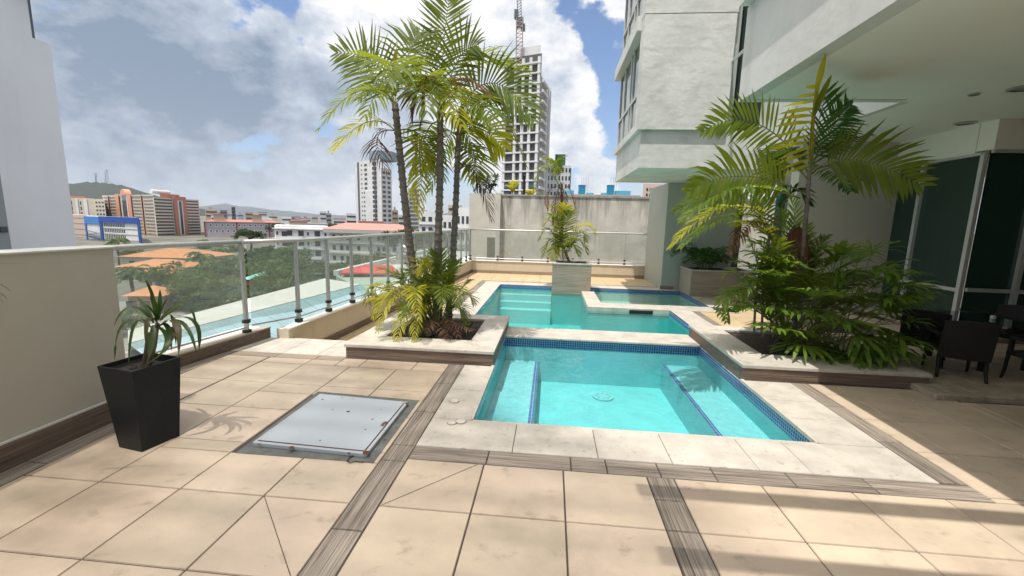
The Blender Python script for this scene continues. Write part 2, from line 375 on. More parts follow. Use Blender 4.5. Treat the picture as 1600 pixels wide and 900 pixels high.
# cream coping of the near pool + ledge above the lower deck
g = MB()
tiles(g, [-.20, .36, .83, 1.36, 1.68], [], (-.85, 2.40, 2.60, PY0), [], -.006, gap=.0015)
tiles(g, [], [3.58], (-.85, PX0, PY0, 4.24), [], -.006, gap=.0015)
tiles(g, [], [3.42, 3.78], (PX1, 2.40, PY0, 4.24), [], -.006, gap=.0015)
o_ = struct('pool_coping', g, M_stone)
g = MB(); g.box(PX0-.02, PX1+.02, PY0-.02, PY0+.012, -.03, -.001); g.box(PX0-.02, PX0+.012, PY0, 4.28, -.03, -.001); g.box(PX1-.012, PX1+.02, PY0, 4.28, -.03, -.001)
struct('pool_coping_edge', g, M_stone)
g = MB(); tiles(g, [-2.9, -2.5], [], (-3.6, -2.17, 4.29, 4.86), [], -.006, gap=.0015)
struct('ledge', g, M_stone)
g = MB(); g.box(-3.6, -2.17, 4.84, 4.90, -.5, -.008); struct('ledge_face', g, M_beige)

# front pool shell
M_pool = mat('pool_plaster', (.20, .58, .60), .6, noise=.14, nscale=3)
M_poolw = mat('pool_bench_plaster', (.27, .58, .61), .6, noise=.14, nscale=14)
def mosaic(name, axis):
    m_ = bpy.data.materials.new(name); m_.use_nodes = True; t = m_.node_tree; b = t.nodes['Principled BSDF']; b.inputs['Roughness'].default_value = .15
    g_ = t.nodes.new('ShaderNodeNewGeometry'); sp = t.nodes.new('ShaderNodeSeparateXYZ'); t.links.new(g_.outputs['Position'], sp.inputs[0]); cb = t.nodes.new('ShaderNodeCombineXYZ')
    pair = {'xz': (0, 2), 'yz': (1, 2), 'xy': (0, 1)}[axis]
    t.links.new(sp.outputs[pair[0]], cb.inputs[0]); t.links.new(sp.outputs[pair[1]], cb.inputs[1])
    br = t.nodes.new('ShaderNodeTexBrick'); br.offset = 0; br.squash = 1; t.links.new(cb.outputs[0], br.inputs['Vector'])
    br.inputs['Scale'].default_value = 1; br.inputs['Brick Width'].default_value = .030; br.inputs['Row Height'].default_value = .030; br.inputs['Mortar Size'].default_value = .0032
    br.inputs['Color1'].default_value = (.006, .03, .20, 1); br.inputs['Color2'].default_value = (.02, .09, .36, 1); br.inputs['Mortar'].default_value = (.36, .46, .54, 1); br.inputs['Bias'].default_value = -.1
    t.links.new(br.outputs['Color'], b.inputs['Base Color']); return m_
M_mxz = mosaic('blue_mosaic_xz', 'xz'); M_myz = mosaic('blue_mosaic_yz', 'yz'); M_mxy = mosaic('blue_mosaic_xy', 'xy')
g = MB(); ZB = -.62
g.box(PX0-.1, PX1+.1, PY0-.1, PY1+.1, ZB-.1, ZB)
g.box(PX0-.1, PX0, PY0-.1, PY1+.1, ZB, -.14); g.box(PX1, PX1+.1, PY0-.1, PY1+.1, ZB, -.14)
g.box(PX0, PX1, PY0-.1, PY0, ZB, -.14); g.box(PX0, PX1, PY1, PY1+.1, ZB, -.155)
struct('pool_basin', g, M_pool)
g = MB(); g.box(PX0, -.10, PY0, PY1, ZB, -.34); g.box(1.50, PX1, PY0, PY1, ZB, -.30)
struct('pool_bench', g, M_poolw)
g = MB(); g.box(PX0-.1, PX0, PY0-.1, PY1, -.14, -.03, 1); g.box(PX1, PX1+.1, PY0-.1, PY1, -.14, -.03, 1)
g.box(PX0, PX1, PY0-.1, PY0, -.14, -.03, 0); g.box(PX0-.06, PX1+.05, PY1, PY1+.1, -.155, -.028, 0)
struct('pool_waterline_tiles', g, [M_mxz, M_myz])
g = MB(); g.box(-.15, -.10, PY0, 5.49, -.339, -.334); g.box(1.50, 1.55, PY0, 5.49, -.299, -.294)
struct('pool_bench_stripe', g, M_mxy)

def schlick(t, f0, nrm=None, power=5):
    """facing-angle reflectance that is the same from both sides of a pane"""
    g_ = t.nodes.new('ShaderNodeNewGeometry'); d = t.nodes.new('ShaderNodeVectorMath'); d.operation = 'DOT_PRODUCT'
    t.links.new(g_.outputs['Incoming'], d.inputs[0]); t.links.new(nrm if nrm else g_.outputs['Normal'], d.inputs[1])
    a = t.nodes.new('ShaderNodeMath'); a.operation = 'ABSOLUTE'; t.links.new(d.outputs['Value'], a.inputs[0])
    b = t.nodes.new('ShaderNodeMath'); b.operation = 'SUBTRACT'; b.inputs[0].default_value = 1; t.links.new(a.outputs[0], b.inputs[1]); b.use_clamp = True
    c = t.nodes.new('ShaderNodeMath'); c.operation = 'POWER'; t.links.new(b.outputs[0], c.inputs[0]); c.inputs[1].default_value = power
    e_ = t.nodes.new('ShaderNodeMath'); e_.operation = 'MULTIPLY_ADD'; t.links.new(c.outputs[0], e_.inputs[0]); e_.inputs[1].default_value = 1-f0; e_.inputs[2].default_value = f0
    return e_.outputs[0]
def watermat(name, tint, bs=4.5, st=.30, ior=1.33):
    m_ = bpy.data.materials.new(name); m_.use_nodes = True; t = m_.node_tree; t.nodes.clear()
    o = t.nodes.new('ShaderNodeOutputMaterial'); ms = t.nodes.new('ShaderNodeMixShader')
    gl = t.nodes.new('ShaderNodeBsdfGlossy'); gl.inputs['Roughness'].default_value = .02
    tr = t.nodes.new('ShaderNodeBsdfTransparent'); tr.inputs[0].default_value = (*tint, 1)
    g_ = t.nodes.new('ShaderNodeNewGeometry'); n = t.nodes.new('ShaderNodeTexNoise'); n.inputs['Scale'].default_value = bs; n.inputs['Detail'].default_value = 3; n.inputs['Distortion'].default_value = .6
    t.links.new(g_.outputs['Position'], n.inputs['Vector'])
    bp = t.nodes.new('ShaderNodeBump'); bp.inputs['Strength'].default_value = st; bp.inputs['Distance'].default_value = .05
    t.links.new(n.outputs['Fac'], bp.inputs['Height']); t.links.new(bp.outputs[0], gl.inputs['Normal'])
    t.links.new(schlick(t, .02, bp.outputs[0]), ms.inputs[0]); t.links.new(tr.outputs[0], ms.inputs[1]); t.links.new(gl.outputs[0], ms.inputs[2]); t.links.new(ms.outputs[0], o.inputs[0])
    return m_
M_water = watermat('pool_water', (.76, .95, .955)); M_water2 = watermat('pool_water_deep', (.60, .95, .95), bs=3.5)
WZ = -.085
g = MB(); g.quad((PX0, PY0, WZ), (PX1, PY0, WZ), (PX1, PY1, WZ), (PX0, PY1, WZ)); struct('water', g, M_water)
# weir between the pools
g = MB(); g.box(PX0-.02, PX1+.0, 5.46, 5.99, -.03, 0); o_ = struct('weir_coping', g, M_stone, bevel=.008)
g = MB(); g.box(PX0-.02, PX1, 5.6, 5.95, -1.3, -.03); struct('weir_wall', g, M_pool)

# drain and floor fittings
def disc(mb, cx, cy, z, r, h, n=24):
    mb.add([(cx+r*math.cos(2*math.pi*k/n), cy+r*math.sin(2*math.pi*k/n), z) for k in range(n)]+[(cx+r*math.cos(2*math.pi*k/n), cy+r*math.sin(2*math.pi*k/n), z+h) for k in range(n)],
           [tuple(range(n, 2*n))]+[(k, (k+1) % n, n+(k+1) % n, n+k) for k in range(n)])
def ring(mb, cx, cy, z, r0_, r1_, n=24):
    mb.add([(cx+r0_*math.cos(2*math.pi*k/n), cy+r0_*math.sin(2*math.pi*k/n), z) for k in range(n)]+[(cx+r1_*math.cos(2*math.pi*k/n), cy+r1_*math.sin(2*math.pi*k/n), z) for k in range(n)],
           [(k, n+k, n+(k+1) % n, (k+1) % n) for k in range(n)])
M_drain = mat('drain_white', (.24, .55, .56), .5)
d0 = G(942, 621, ZB); t = empty('pool_drain', (d0[0], d0[1], ZB)); tag(t, 'round white drain cover on the floor of the near pool', 'drain')
g = MB(); disc(g, d0[0], d0[1], ZB, .13, .02); g.build('cover', M_drain, t)
g = MB()
for k in range(8):
    a = k*math.pi/4; g.box(d0[0]+.08*math.cos(a)-.012, d0[0]+.08*math.cos(a)+.012, d0[1]+.08*math.sin(a)-.012, d0[1]+.08*math.sin(a)+.012, ZB+.0205, ZB+.022)
g.build('slots', mat('drain_slot', (.12, .36, .38), .7), t)
for i, (p, lb) in enumerate([((710, 627), 'round stone access cap in the coping, farther from the camera'), ((720, 659), 'round stone access cap set in the coping near the mitre joint')]):
    q = G(*p); t = empty('access_cap', (q[0]-.0, q[1], 0)); tag(t, lb, 'access cap', 'access caps in the pool coping')
    g = MB(); disc(g, q[0], q[1], 0, .036, .007); g.build('lid', M_stone, t)
    g = MB(); ring(g, q[0], q[1], .0012, .036, .044); g.build('rim', mat('rim_brown', (.3, .24, .18), .8), t)
q = G(706, 661)
t = empty('access_cap', (q[0], q[1], 0)); tag(t, 'half covered stone access cap left of the mitre joint', 'access cap', 'access caps in the pool coping')
g = MB(); disc(g, q[0], q[1], 0, .03, .005); g.build('lid', M_stone, t); g = MB(); ring(g, q[0], q[1], .0012, .03, .038); g.build('rim', MATS['rim_brown'], t)

# ------------------------------------------------------------ planters
def planter_box(root, x0, x1, y0, y1, z0, z1, rim, mats, cap=.035, over=.02, soil_drop=.04, sideover=None):
    """low planter: clad walls, stone rim, soil"""
    wm, rm = mats
    g = MB(); w = .08
    g.box(x0, x1, y0, y0+w, z0, z1-cap); g.box(x0, x1, y1-w, y1, z0, z1-cap); g.box(x0, x0+w, y0+w, y1-w, z0, z1-cap); g.box(x1-w, x1, y0+w, y1-w, z0, z1-cap)
    g.build('clad_wall', wm, root)
    a, b, c, d = rim
    g = MB(); ov = over
    X0, X1, Y0, Y1 = x0-ov, x1+ov, y0-ov, y1+ov
    g.box(X0, X1, Y0, Y0+c+ov, z1-cap, z1); g.box(X0, X1, Y1-d-ov, Y1, z1-cap, z1)
    g.box(X0, X0+a+ov, Y0+c+ov, Y1-d-ov, z1-cap, z1); g.box(X1-b-ov, X1, Y0+c+ov, Y1-d-ov, z1-cap, z1)
    g.build('rim', rm, root, bevel=.006)
    g = MB(); n = 14
    xa, xb, ya, yb = x0+a, x1-b, y0+c, y1-d
    for i in range(n):
        for j in range(n):
            pass
    vs = [(xa+(xb-xa)*i/n, ya+(yb-ya)*j/n, z1-soil_drop+.03*math.sin(i*1.7+j)*math.cos(j*1.3)*(0 < i < n)*(0 < j < n)) for i in range(n+1) for j in range(n+1)]
    g.add(vs, [(i*(n+1)+j, (i+1)*(n+1)+j, (i+1)*(n+1)+j+1, i*(n+1)+j+1) for i in range(n) for j in range(n)])
    g.build('soil', M_soil, root, smooth=True)
t = empty('stone_planter', (-1.35, 5.1, 0)); tag(t, 'low stone rimmed planter with three palms left of the near pool', 'planter')
planter_box(t, -2.16, -.56, 4.28, 5.98, -.3, .15, (.30, .30, .37, .27), (M_woodz, M_stone), over=.015)
t = empty('stone_planter', (2.8, 5.1, 0)); tag(t, 'low stone rimmed planter right of the near pool below the overhang', 'planter')
planter_box(t, 1.96, 3.68, 4.28, 5.96, -.3, .15, (.36, .30, .40, .22), (M_woodz, M_stone), over=.015)

# ------------------------------------------------------------ steel hatch
t = empty('floor_hatch', (-1.5, 2.8, 0)); tag(t, 'rusty edged pale blue steel hatch set in grey mortar in the deck', 'hatch')
M_mortar = mat('grey_mortar', (.16, .165, .16), .9, noise=.35, nscale=9, bump=.5, bscale=50)
g = MB(); pp = [G(368, 708), G(583, 724), G(655, 626), G(497, 612)]
g.prism([(p[0], p[1]) for p in pp], -.01, .003); g.build('mortar_bed', M_mortar, t)
def rustmat():
    m_ = mat('painted_steel', (.41, .455, .50), .38, noise=.05, nscale=3)
    tt = m_.node_tree; b = tt.nodes['Principled BSDF']; src = b.inputs['Base Color'].links[0].from_socket
    ge = tt.nodes.new('ShaderNodeNewGeometry'); n = tt.nodes.new('ShaderNodeTexNoise'); n.inputs['Scale'].default_value = 7.5; n.inputs['Detail'].default_value = 5; tt.links.new(ge.outputs['Position'], n.inputs['Vector'])
    r_ = tt.nodes.new('ShaderNodeValToRGB'); r_.color_ramp.elements[0].position = .70; r_.color_ramp.elements[1].position = .74; tt.links.new(n.outputs['Fac'], r_.inputs[0])
    mm = tt.nodes.new('ShaderNodeMixRGB'); tt.links.new(r_.outputs[0], mm.inputs[0]); tt.links.new(src, mm.inputs[1]); mm.inputs[2].default_value = (.10, .04, .02, 1)
    tt.links.new(mm.outputs[0], b.inputs['Base Color']); return m_
M_steel = rustmat()
M_rust = mat('rust', (.16, .055, .02), .9, noise=.6, nscale=25)
c_ = [Vector(G(x, y, .035)) for x, y in [(394, 690), (573, 708), (638, 627), (500, 614)]]
cen = sum(c_, Vector())/4
g = MB(); g.prism([(p.x, p.y) for p in c_], .003, .030); g.build('frame', M_steel, t, bevel=.004)
ins = [cen+(p-cen)*.93 for p in c_]
ins2 = [cen+(p-cen)*.945 for p in c_]
g = MB(); g.prism([(p.x, p.y) for p in ins2], .030, .0312); g.build('seam', M_rust, t)
g = MB(); g.prism([(p.x, p.y) for p in ins], .0312, .036); g.build('lid', M_steel, t, bevel=.002)
for (x, y, s_) in [(572, 707, .022), (636, 630, .016), (455, 699, .016), (405, 694, .01), (600, 682, .012), (620, 655, .01), (545, 708, .01)]:
    p = G(x, y, .0315); g = MB(); disc(g, p[0], p[1], .0312, s_, .0006, 9); g.build('rust_spot', M_rust, t)
for (x, y, s_) in [(544, 643, .013), (520, 640, .006), (571, 671, .007), (582, 655, .008), (504, 624, .009), (552, 623, .006), (500, 688, .006), (595, 640, .004)]:
    p = G(x, y, .0365); g = MB(); disc(g, p[0], p[1], .036, s_, .0008, 8); g.build('rust_spot', M_rust, t)
g = MB(); pts = [G(*p, .008) for p in [(557, 710), (548, 714), (542, 720), (547, 723), (556, 721), (566, 722), (568, 721)]]
g.tube(pts, .0028, 6); tag(g.build('wire_loop', M_black), 'thin bent black wire lying on the mortar in front of the hatch', 'wire')

# ------------------------------------------------------------ left wall, curb, parapet
t = empty('side_wall', (-3.2, 0, 0)); tag(t, 'grey green rendered low wall at the left with a wood look skirting', 'wall')
g = MB(); g.box(-3.30, -3.11, -4, 2.78, -.4, 1.235); g.build('wall', M_grey, t)
g = MB(); g.box(-3.33, -3.095, 1.9, 2.79, 1.236, 1.25); g.box(-3.22, -3.095, -4, 1.9, 1.236, 1.25); g.box(-3.6, -3.22, -4, 1.9, 1.19, 1.215)
g.build('cap', mat('wall_cap', (.55, .56, .52), .6, noise=.15, nscale=6), t, bevel=.004)
g = MB(); g.box(-3.11, -3.085, -4, 2.79, 0, .155); g.box(-3.30, -3.11, 2.78, 2.80, 0, .155); g.build('skirting', M_wally, t)
g = MB(); g.box(-3.112, -3.09, -4, 2.79, .155, .166); g.build('skirting_bead', mat('white_bead', (.62, .62, .58), .6), t)

def G2(x, y, z): p = G(x, y, z); return Vector((p[0], p[1], 0))
a0 = Vector((-3.74, 2.6, 0)); a1 = Vector((-3.64, 3.8, 0)); a2 = Vector((-3.42, 4.86, 0))
t = empty('curb', (-3.6, 4, 0)); tag(t, 'short curb clad in wood look tile under the first railing panels', 'curb')
g = MB()
def strip(mb, pa, pb, off0, off1, z0, z1):
    d = (pb-pa).normalized(); n_ = Vector((-d.y, d.x, 0))
    mb.prism([tuple((p+n_*o)[:2]) for p, o in ((pa, off0), (pb, off0), (pb, off1), (pa, off1))], z0, z1)
strip(g, a0, a2, .0, .02, -.01, .115); g.build('skirting', M_wally, t)
g = MB(); strip(g, a0, a2, .02, .34, -.5, .12); g.build('base', M_capw, t)
g = MB(); strip(g, a0, a2, -.01, .1, .12, .135); g.build('cap', mat('tan_cap', (.42, .36, .29), .6, noise=.2, nscale=8), t)
# parapet of the lower deck
C0 = Vector((-3.17, 4.84, 0)); C1 = Vector((-2.70, 14.6, 0))
t = empty('parapet', (-3, 9, LO)); tag(t, 'beige rendered parapet along the left edge of the lower deck', 'parapet wall')
g = MB(); strip(g, C0, C1, 0, .16, -1, .115); g.build('wall', M_beige, t)
g = MB(); strip(g, C0, C1, -.025, .07, .115, .135); g.build('cap', M_capw, t, bevel=.003)
g = MB(); strip(g, C0, C1, -.014, 0, LO, LO+.10); g.build('skirting', M_wally, t)
t = empty('parapet', (0, 14.7, LO)); tag(t, 'cream rendered parapet across the far end of the lower deck', 'parapet wall')
g = MB(); g.box(-2.72, 3.6, 14.6, 14.78, -1, .115); g.build('wall', M_beige, t)
g = MB(); g.box(-2.74, 3.6, 14.575, 14.80, .115, .135); g.build('cap', M_capw, t, bevel=.003)
g = MB(); g.box(-2.70, 3.6, 14.586, 14.60, LO, LO+.10); g.build('skirting', wood('far_skirting', 0, (.36, .28, .21), (.2, .14, .1)), t)

# railings
def glassmat(name, tint=(.88, .93, .91), haze=.10, hcol=(.75, .78, .76)):
    m_ = bpy.data.materials.new(name); m_.use_nodes = True; t = m_.node_tree; t.nodes.clear()
    o = t.nodes.new('ShaderNodeOutputMaterial'); ms = t.nodes.new('ShaderNodeMixShader')
    gl = t.nodes.new('ShaderNodeBsdfGlossy'); gl.inputs['Roughness'].default_value = .01; tr = t.nodes.new('ShaderNodeBsdfTransparent'); tr.inputs[0].default_value = (*tint, 1)
    df = t.nodes.new('ShaderNodeBsdfDiffuse'); df.inputs[0].default_value = (*hcol, 1); tl = t.nodes.new('ShaderNodeBsdfTranslucent'); tl.inputs[0].default_value = (*hcol, 1)
    md = t.nodes.new('ShaderNodeMixShader'); t.links.new(df.outputs[0], md.inputs[1]); t.links.new(tl.outputs[0], md.inputs[2])
    m2 = t.nodes.new('ShaderNodeMixShader'); m2.inputs[0].default_value = haze; t.links.new(tr.outputs[0], m2.inputs[1]); t.links.new(md.outputs[0], m2.inputs[2])
    t.links.new(schlick(t, .045), ms.inputs[0]); t.links.new(m2.outputs[0], ms.inputs[1]); t.links.new(gl.outputs[0], ms.inputs[2]); t.links.new(ms.outputs[0], o.inputs[0]); return m_
M_glass = glassmat('railing_glass', (.86, .91, .89), .13)
M_glassf = glassmat('far_railing_glass', (.95, .97, .95), .03)
RZ = 1.19
def railing(name, label, pts, zb, glass, post_r=.022, skip=0):
    t = empty(name, (pts[0][0], pts[0][1], zb)); tag(t, label, 'railing')
    P = [Vector((p[0], p[1], 0)) for p in pts]
    g = MB(); g.tube([(p.x, p.y, RZ) for p in P], .026, 10); g.build('top_rail', M_alu, t, smooth=True)
    for i, p in enumerate(P):
        if i < skip: continue
        b = zb[i] if isinstance(zb, list) else zb
        g = MB(); g.box(p.x-post_r, p.x+post_r, p.y-post_r*.7, p.y+post_r*.7, b+.02, RZ-.015); po = g.build('post', M_alu, t)
        g = MB(); g.box(p.x-.035, p.x+.035, p.y-.035, p.y+.035, b, b+.045); g.build('bracket', M_black, po); g = MB(); g.box(p.x-.032, p.x+.032, p.y-.032, p.y+.032, b+.125, b+.165); g.build('bracket', M_black, po)
    for i in range(len(P)-1):
        d = (P[i+1]-P[i]).normalized(); n_ = Vector((-d.y, d.x, 0)); a = P[i]+d*.025; b_ = P[i+1]-d*.025
        g = MB(); strip(g, a, b_, -.004, .004, zb+.15, RZ-.03); g.build('glass_panel', glass, t)
        g = MB(); g.tube([(a.x, a.y, zb+.07), (b_.x, b_.y, zb+.07)], .011, 6); g.build('lower_bar', M_alu, t)
    return t
railing('glass_railing', 'glass railing with aluminium posts on the tiled curb behind the flower pot', [(-3.80, 2.70), (-3.50, 4.56)], .125, M_glass)
pl = [(-3.50, 4.56)]
post2 = [(470, 503), (527, 482), (567.5, 464.5), (602.5, 451), (628, 440), (650, 430)]
bp_ = []
for k in range(14):
    Y = 5.13+.68*k; f_ = (Y-4.84)/(14.6-4.84); bp_.append((-3.215+.47*f_, Y))
bp_.append((-2.77, 14.66)); bp_[0] = (-3.215, 5.14)
railing('glass_railing', 'long glass railing on the left parapet of the lower deck overlooking the city', [(-3.49, 4.60)]+bp_, .14, M_glass, skip=1)
fx = [-2.77]+[AY(x, 403, 14.68)[0] for x in (777.5, 816, 856, 895, 935.5, 976, 1018)]+[3.4]
railing('glass_railing', 'glass railing on the far parapet in front of the stained concrete wall', [(x, 14.69) for x in fx], .14, M_glassf, post_r=.014)

# ------------------------------------------------------------ lower deck, far pools
g = MB()
BX0, BX1 = -1.40, 2.60; BY0, BY1 = 5.98, 12.1
for (a, b, c, d) in [(-3.3, BX0-.11, 4.91, 14.7), (BX0-.11, 3.73, BY1+.11, 14.7), (BX1+.11, 3.65, 5.99, 9.25), (3.74, 7, 9.26, 14.7), (3.651, 4.89, 6.31, 9.25)]: g.box(a, b, c, d, LO-.25, LO-.006)
struct('floor_bed', g, M_grout)
cols = [-3.3+.5*k for k in range(24)]; rws = [4.9+.55*k for k in range(24)]
g = MB()
cop = (-1.85, 3.05, 5.0, 12.55)
tiles(g, cols, rws, (-3.2, -2.05, 4.9, 14.6), [], LO-.006, gap=.002)
tiles(g, cols, rws, (-2.05, 7, 12.78, 14.6), [], LO-.006, gap=.002)
tiles(g, cols, rws, (3.2, 7, 5.98, 12.78), [(3.0, 4.05, 9.2, 12.78)], LO-.006, gap=.002)
struct('lower_deck_floor', g, M_tilew)
g = MB(); tiles(g, [], rws, (-2.05, -1.88, 4.9, 12.78), [], LO-.006); tiles(g, [], rws, (3.05, 3.2, 5.98, 9.25), [], LO-.006); struct('paving_border', g, M_woody)
g = MB(); tiles(g, cols, [], (-1.88, 3.6, 12.60, 12.78), [], LO-.006); struct('paving_border', g, M_woodx)
g = MB()
tiles(g, [], rws, (-1.88, BX0, 4.9, 12.1), [], LO-.006, gap=.001)
tiles(g, cols, [], (-1.88, 4.05, 12.1, 12.6), [], LO-.006, gap=.001)
tiles(g, [], rws, (BX1, 3.05, 5.98, 9.82), [], LO-.006, gap=.001)
tiles(g, [], rws, (3.63, 4.05, 9.3, 12.1), [], LO-.006, gap=.001)
tiles(g, cols, [], (3.05, 4.05, 9.25, 9.82), [], LO-.006, gap=.001)
struct('pool_coping', g, M_stone)
g = MB(); g.box(.86, BX1, 9.27, 9.80, LO-.14, LO); g.box(.86, 1.20, 9.80, 11.4, LO-.14, LO); struct('divider_coping', g, M_stone, bevel=.006)
g = MB(); g.box(.88, BX1, 9.29, 9.78, LO-.16, LO-.03, 0); g.box(.88, 1.18, 9.78, 11.4, LO-.16, LO-.03, 1); struct('pool_waterline_tiles', g, [M_mxz, M_myz])
# basin
M_deep = mat('deep_pool_plaster', (.12, .55, .54), .6, noise=.12, nscale=2)
g = MB(); ZD = -1.25
g.box(BX0-.1, BX1+.1, BY0-.1, BY1+.1, ZD-.1, ZD)
g.box(BX0-.1, BX0, BY0-.1, BY1+.1, ZD, LO-.12); g.box(BX1, BX1+.1, 5.98, 9.3, ZD, LO-.12); g.box(BX0, 1.2, BY1, BY1+.1, ZD, LO-.12)
g.box(.88, BX1, 9.29, 9.78, -1.24, LO-.16); g.box(.88, 1.18, 9.781, 11.4, -1.24, LO-.16)
struct('pool_basin', g, M_deep)
g = MB(); g.box(BX0-.1, BX0, BY0-.1, BY1+.1, LO-.12, LO-.02, 1); g.box(BX1, BX1+.1, 5.98, 9.3, LO-.12, LO-.02, 1); g.box(BX0, 3.65, BY1, BY1+.1, LO-.12, LO-.02, 0); g.box(3.63, 3.73, 9.8, BY1, LO-.12, LO-.02, 1)
struct('pool_waterline_tiles', g, [M_mxz, M_myz])
g = MB(); g.box(1.18, 3.63, 9.8, BY1, -.9, -.66); g.box(3.63, 3.7, 9.8, BY1, -.9, LO-.12); g.box(1.2, 3.63, BY1, BY1+.1, -.9, LO-.12)
struct('shallow_pool_basin', g, mat('grey_pool_plaster', (.42, .66, .62), .6, noise=.1, nscale=3))
g = MB()
for k in range(3): g.box(BX0, .07, BY1-.26*(k+1), BY1-.26*k, ZD, LO-.25-.16*k)
struct('pool_steps', g, mat('pool_step_white', (.30, .64, .64), .6))
g = MB(); z = LO-.085
g.quad((BX0, 5.95, z), (BX1, 5.95, z), (BX1, 9.29, z), (BX0, 9.29, z)); g.quad((BX0, 9.29, z), (.88, 9.29, z), (.88, BY1, z), (BX0, BY1, z)); struct('water', g, M_water2)
g = MB(); g.quad((1.18, 9.78, z), (3.63, 9.78, z), (3.63, BY1, z), (1.18, BY1, z)); struct('water', g, watermat('shallow_water', (.8, .95, .92), bs=4))
g = MB(); p = AX(1, 1, 1)
g = MB(); g.box(1.75, 2.25, 9.262, 9.27, LO-.11, LO-.035)
tag(g.build('skimmer_slot', M_black), 'dark skimmer slot in the wall of the divider facing the larger pool', 'skimmer')
t = empty('stone_planter', (.6, 11.8, LO)); tag(t, 'tall square planter clad in pale striated tile at the back of the pool', 'planter')
g = MB(); g.box(.08, 1.09, 11.41, 12.29, ZD, LO-.12); struct('pool_plinth', g, M_deep)
planter_box(t, .07, 1.10, 11.4, 12.3, LO-.12, .43, (.10, .10, .10, .10), (M_woodp, M_stone), cap=.04, over=.012, soil_drop=.03)
t = empty('stone_planter', (4.5, 11.8, LO)); tag(t, 'shaded planter clad in striated tile beside the dark pillar', 'planter')
planter_box(t, 3.62, 5.2, 11.25, 12.28, LO, .39, (.10, .10, .10, .10), (M_woodp, M_stone), cap=.03, over=.012, soil_drop=.03)

# ------------------------------------------------------------ terrace under the slab
g = MB(); g.box(3.52, 3.9, 4.0, 4.36, -.01, .055); g.box(3.9, 9, 4.0, 4.36, -.01, .055); struct('terrace_step', g, mat('rough_stone_edge', (.40, .34, .26), .8, noise=.4, nscale=9, bump=1, bscale=25), bevel=.01)
g = MB(); g.box(3.70, 9, 4.36, 6.3, -.3, .035); g.box(4.9, 9, 6.3, 9.0, -.3, .035); struct('floor_bed', g, M_grout)
g = MB(); tiles(g, [3.7+.5*k for k in range(12)], [4.36+.5*k for k in range(12)], (3.70, 9, 4.36, 8.4), [(3.7, 4.9, 6.3, 9)], .04, gap=.002); struct('terrace_floor', g, M_tile)

# ------------------------------------------------------------ building: slab, walls, bay
B = empty('apartment_building', (6, 8, 0)); tag(B, 'white apartment building with overhanging slab, bay window and dark glazed terrace', 'building')
ZS = 3.0
g = MB(); 
g.box(2.23, 14, -6, 5.58, ZS, ZS+.02); g.box(4.06, 14, 5.58, 13, ZS, ZS+.02)
g.build('ceiling', M_ceil, B)
g = MB(); g.box(2.2, 2.35, -6, 5.7, ZS-.004, 4.05)
g.box(2.351, 4.03, 5.59, 5.7, ZS-.003, 4.05); g.box(4.03, 4.12, 5.701, 9.3, ZS-.004, 6.5)
g.build('fascia', M_white, B)
g = MB(); g.box(2.09, 2.35, -6, 5.66, 4.05, 4.45); g.box(2.35, 14, -6, 5.7, 4.05, 4.2)
g.build('upper_ledge', M_white, B)
g = MB(); g.box(2.6, 14, -6, 5.5, 4.2, 16); g.build('upper_wall', M_white, B)
g = MB(); g.box(4.3, 6.08, 8.15, 8.4, -.3, ZS); g.build('lobby_wall', mat('lobby_wall_paint', (.55, .52, .44), .85, noise=.04, nscale=1, bump=.1, bscale=50), B)
g = MB(); g.box(5.86, 6.1, 6.76, 8.148, 2.6, ZS); g.box(5.86, 12, 6.5, 6.75, 2.62, ZS); g.build('beam', M_ceil, B)
# glazing
M_dglass = mat('dark_green_glass', (.003, .035, .026), .02, spec=.9); M_dglass.node_tree.nodes['Principled BSDF'].inputs['IOR'].default_value = 1.65; M_frame = mat('white_frame', (.62, .63, .6), .4, metal=.3)
M_int = mat('dark_interior', (.015, .03, .027), .8)
def window_wall(a, b, z0, z1, muls, trans, nm):
    a = Vector((*a, 0)); b = Vector((*b, 0)); d = (b-a).normalized(); L_ = (b-a).length
    g = MB(); strip(g, a, b, .0, .012, z0, z1); w = g.build('window', M_dglass, B)
    for m_ in muls:
        p = a+d*m_*L_; g = MB(); strip(g, p-d*.03, p+d*.03, -.05, -.001, z0, z1); g.build('mullion', M_frame, w)
    g = MB(); strip(g, a, b, -.04, -.002, trans-.025, trans+.025); g.build('transom', M_frame, w)
    g = MB(); strip(g, a, b, -.05, -.003, z1-.04, z1-.001); g.build('head', M_frame, w)
window_wall((5.95, 8.15), (5.89, 6.6), .12, 2.6, [.34, .985], .68, 'a')
window_wall((5.90, 6.58), (9.5, 6.5), .12, 2.62, [.17, .42, .7], .70, 'b')
g = MB(); g.box(5.5, 5.9, 6.15, 8.14, .035, .12); g.box(5.5, 10, 6.15, 6.57, .036, .119); g.build('sill', M_stone, B)
g = MB(); g.box(5.48, 5.5, 6.13, 8.14, .03, .10); g.box(5.48, 10, 6.13, 6.15, .03, .10); g.build('sill_face', mat('pinkish_tile', (.30, .20, .16), .7, noise=.2, nscale=8), B)
# unseen dark walls at right and behind, added to darken the covered terrace
g = MB(); g.box(8.2, 8.4, -6, 6.5, 0, ZS); g.box(2.9, 8.2, -2.2, -2.0, 0, ZS); g.build('terrace_shade_wall', mat('shade_wall_dark', (.12, .12, .10), .7), B)
# ceiling downlights
for (x, y, r_) in [(1600, 137, .13), (1508, 192, .12), (1490, 220, .11), (1522, 147, .05)]:
    p = G(x, y, ZS); g = MB(); disc(g, p[0], p[1], ZS-.012, r_, .011); o_ = g.build('downlight', mat('unlit_downlight', (.32, .33, .33), .5), B)
    g = MB(); ring(g, p[0], p[1], ZS-.0135, r_*.8, r_*1.0); g.build('trim', M_frame, o_)
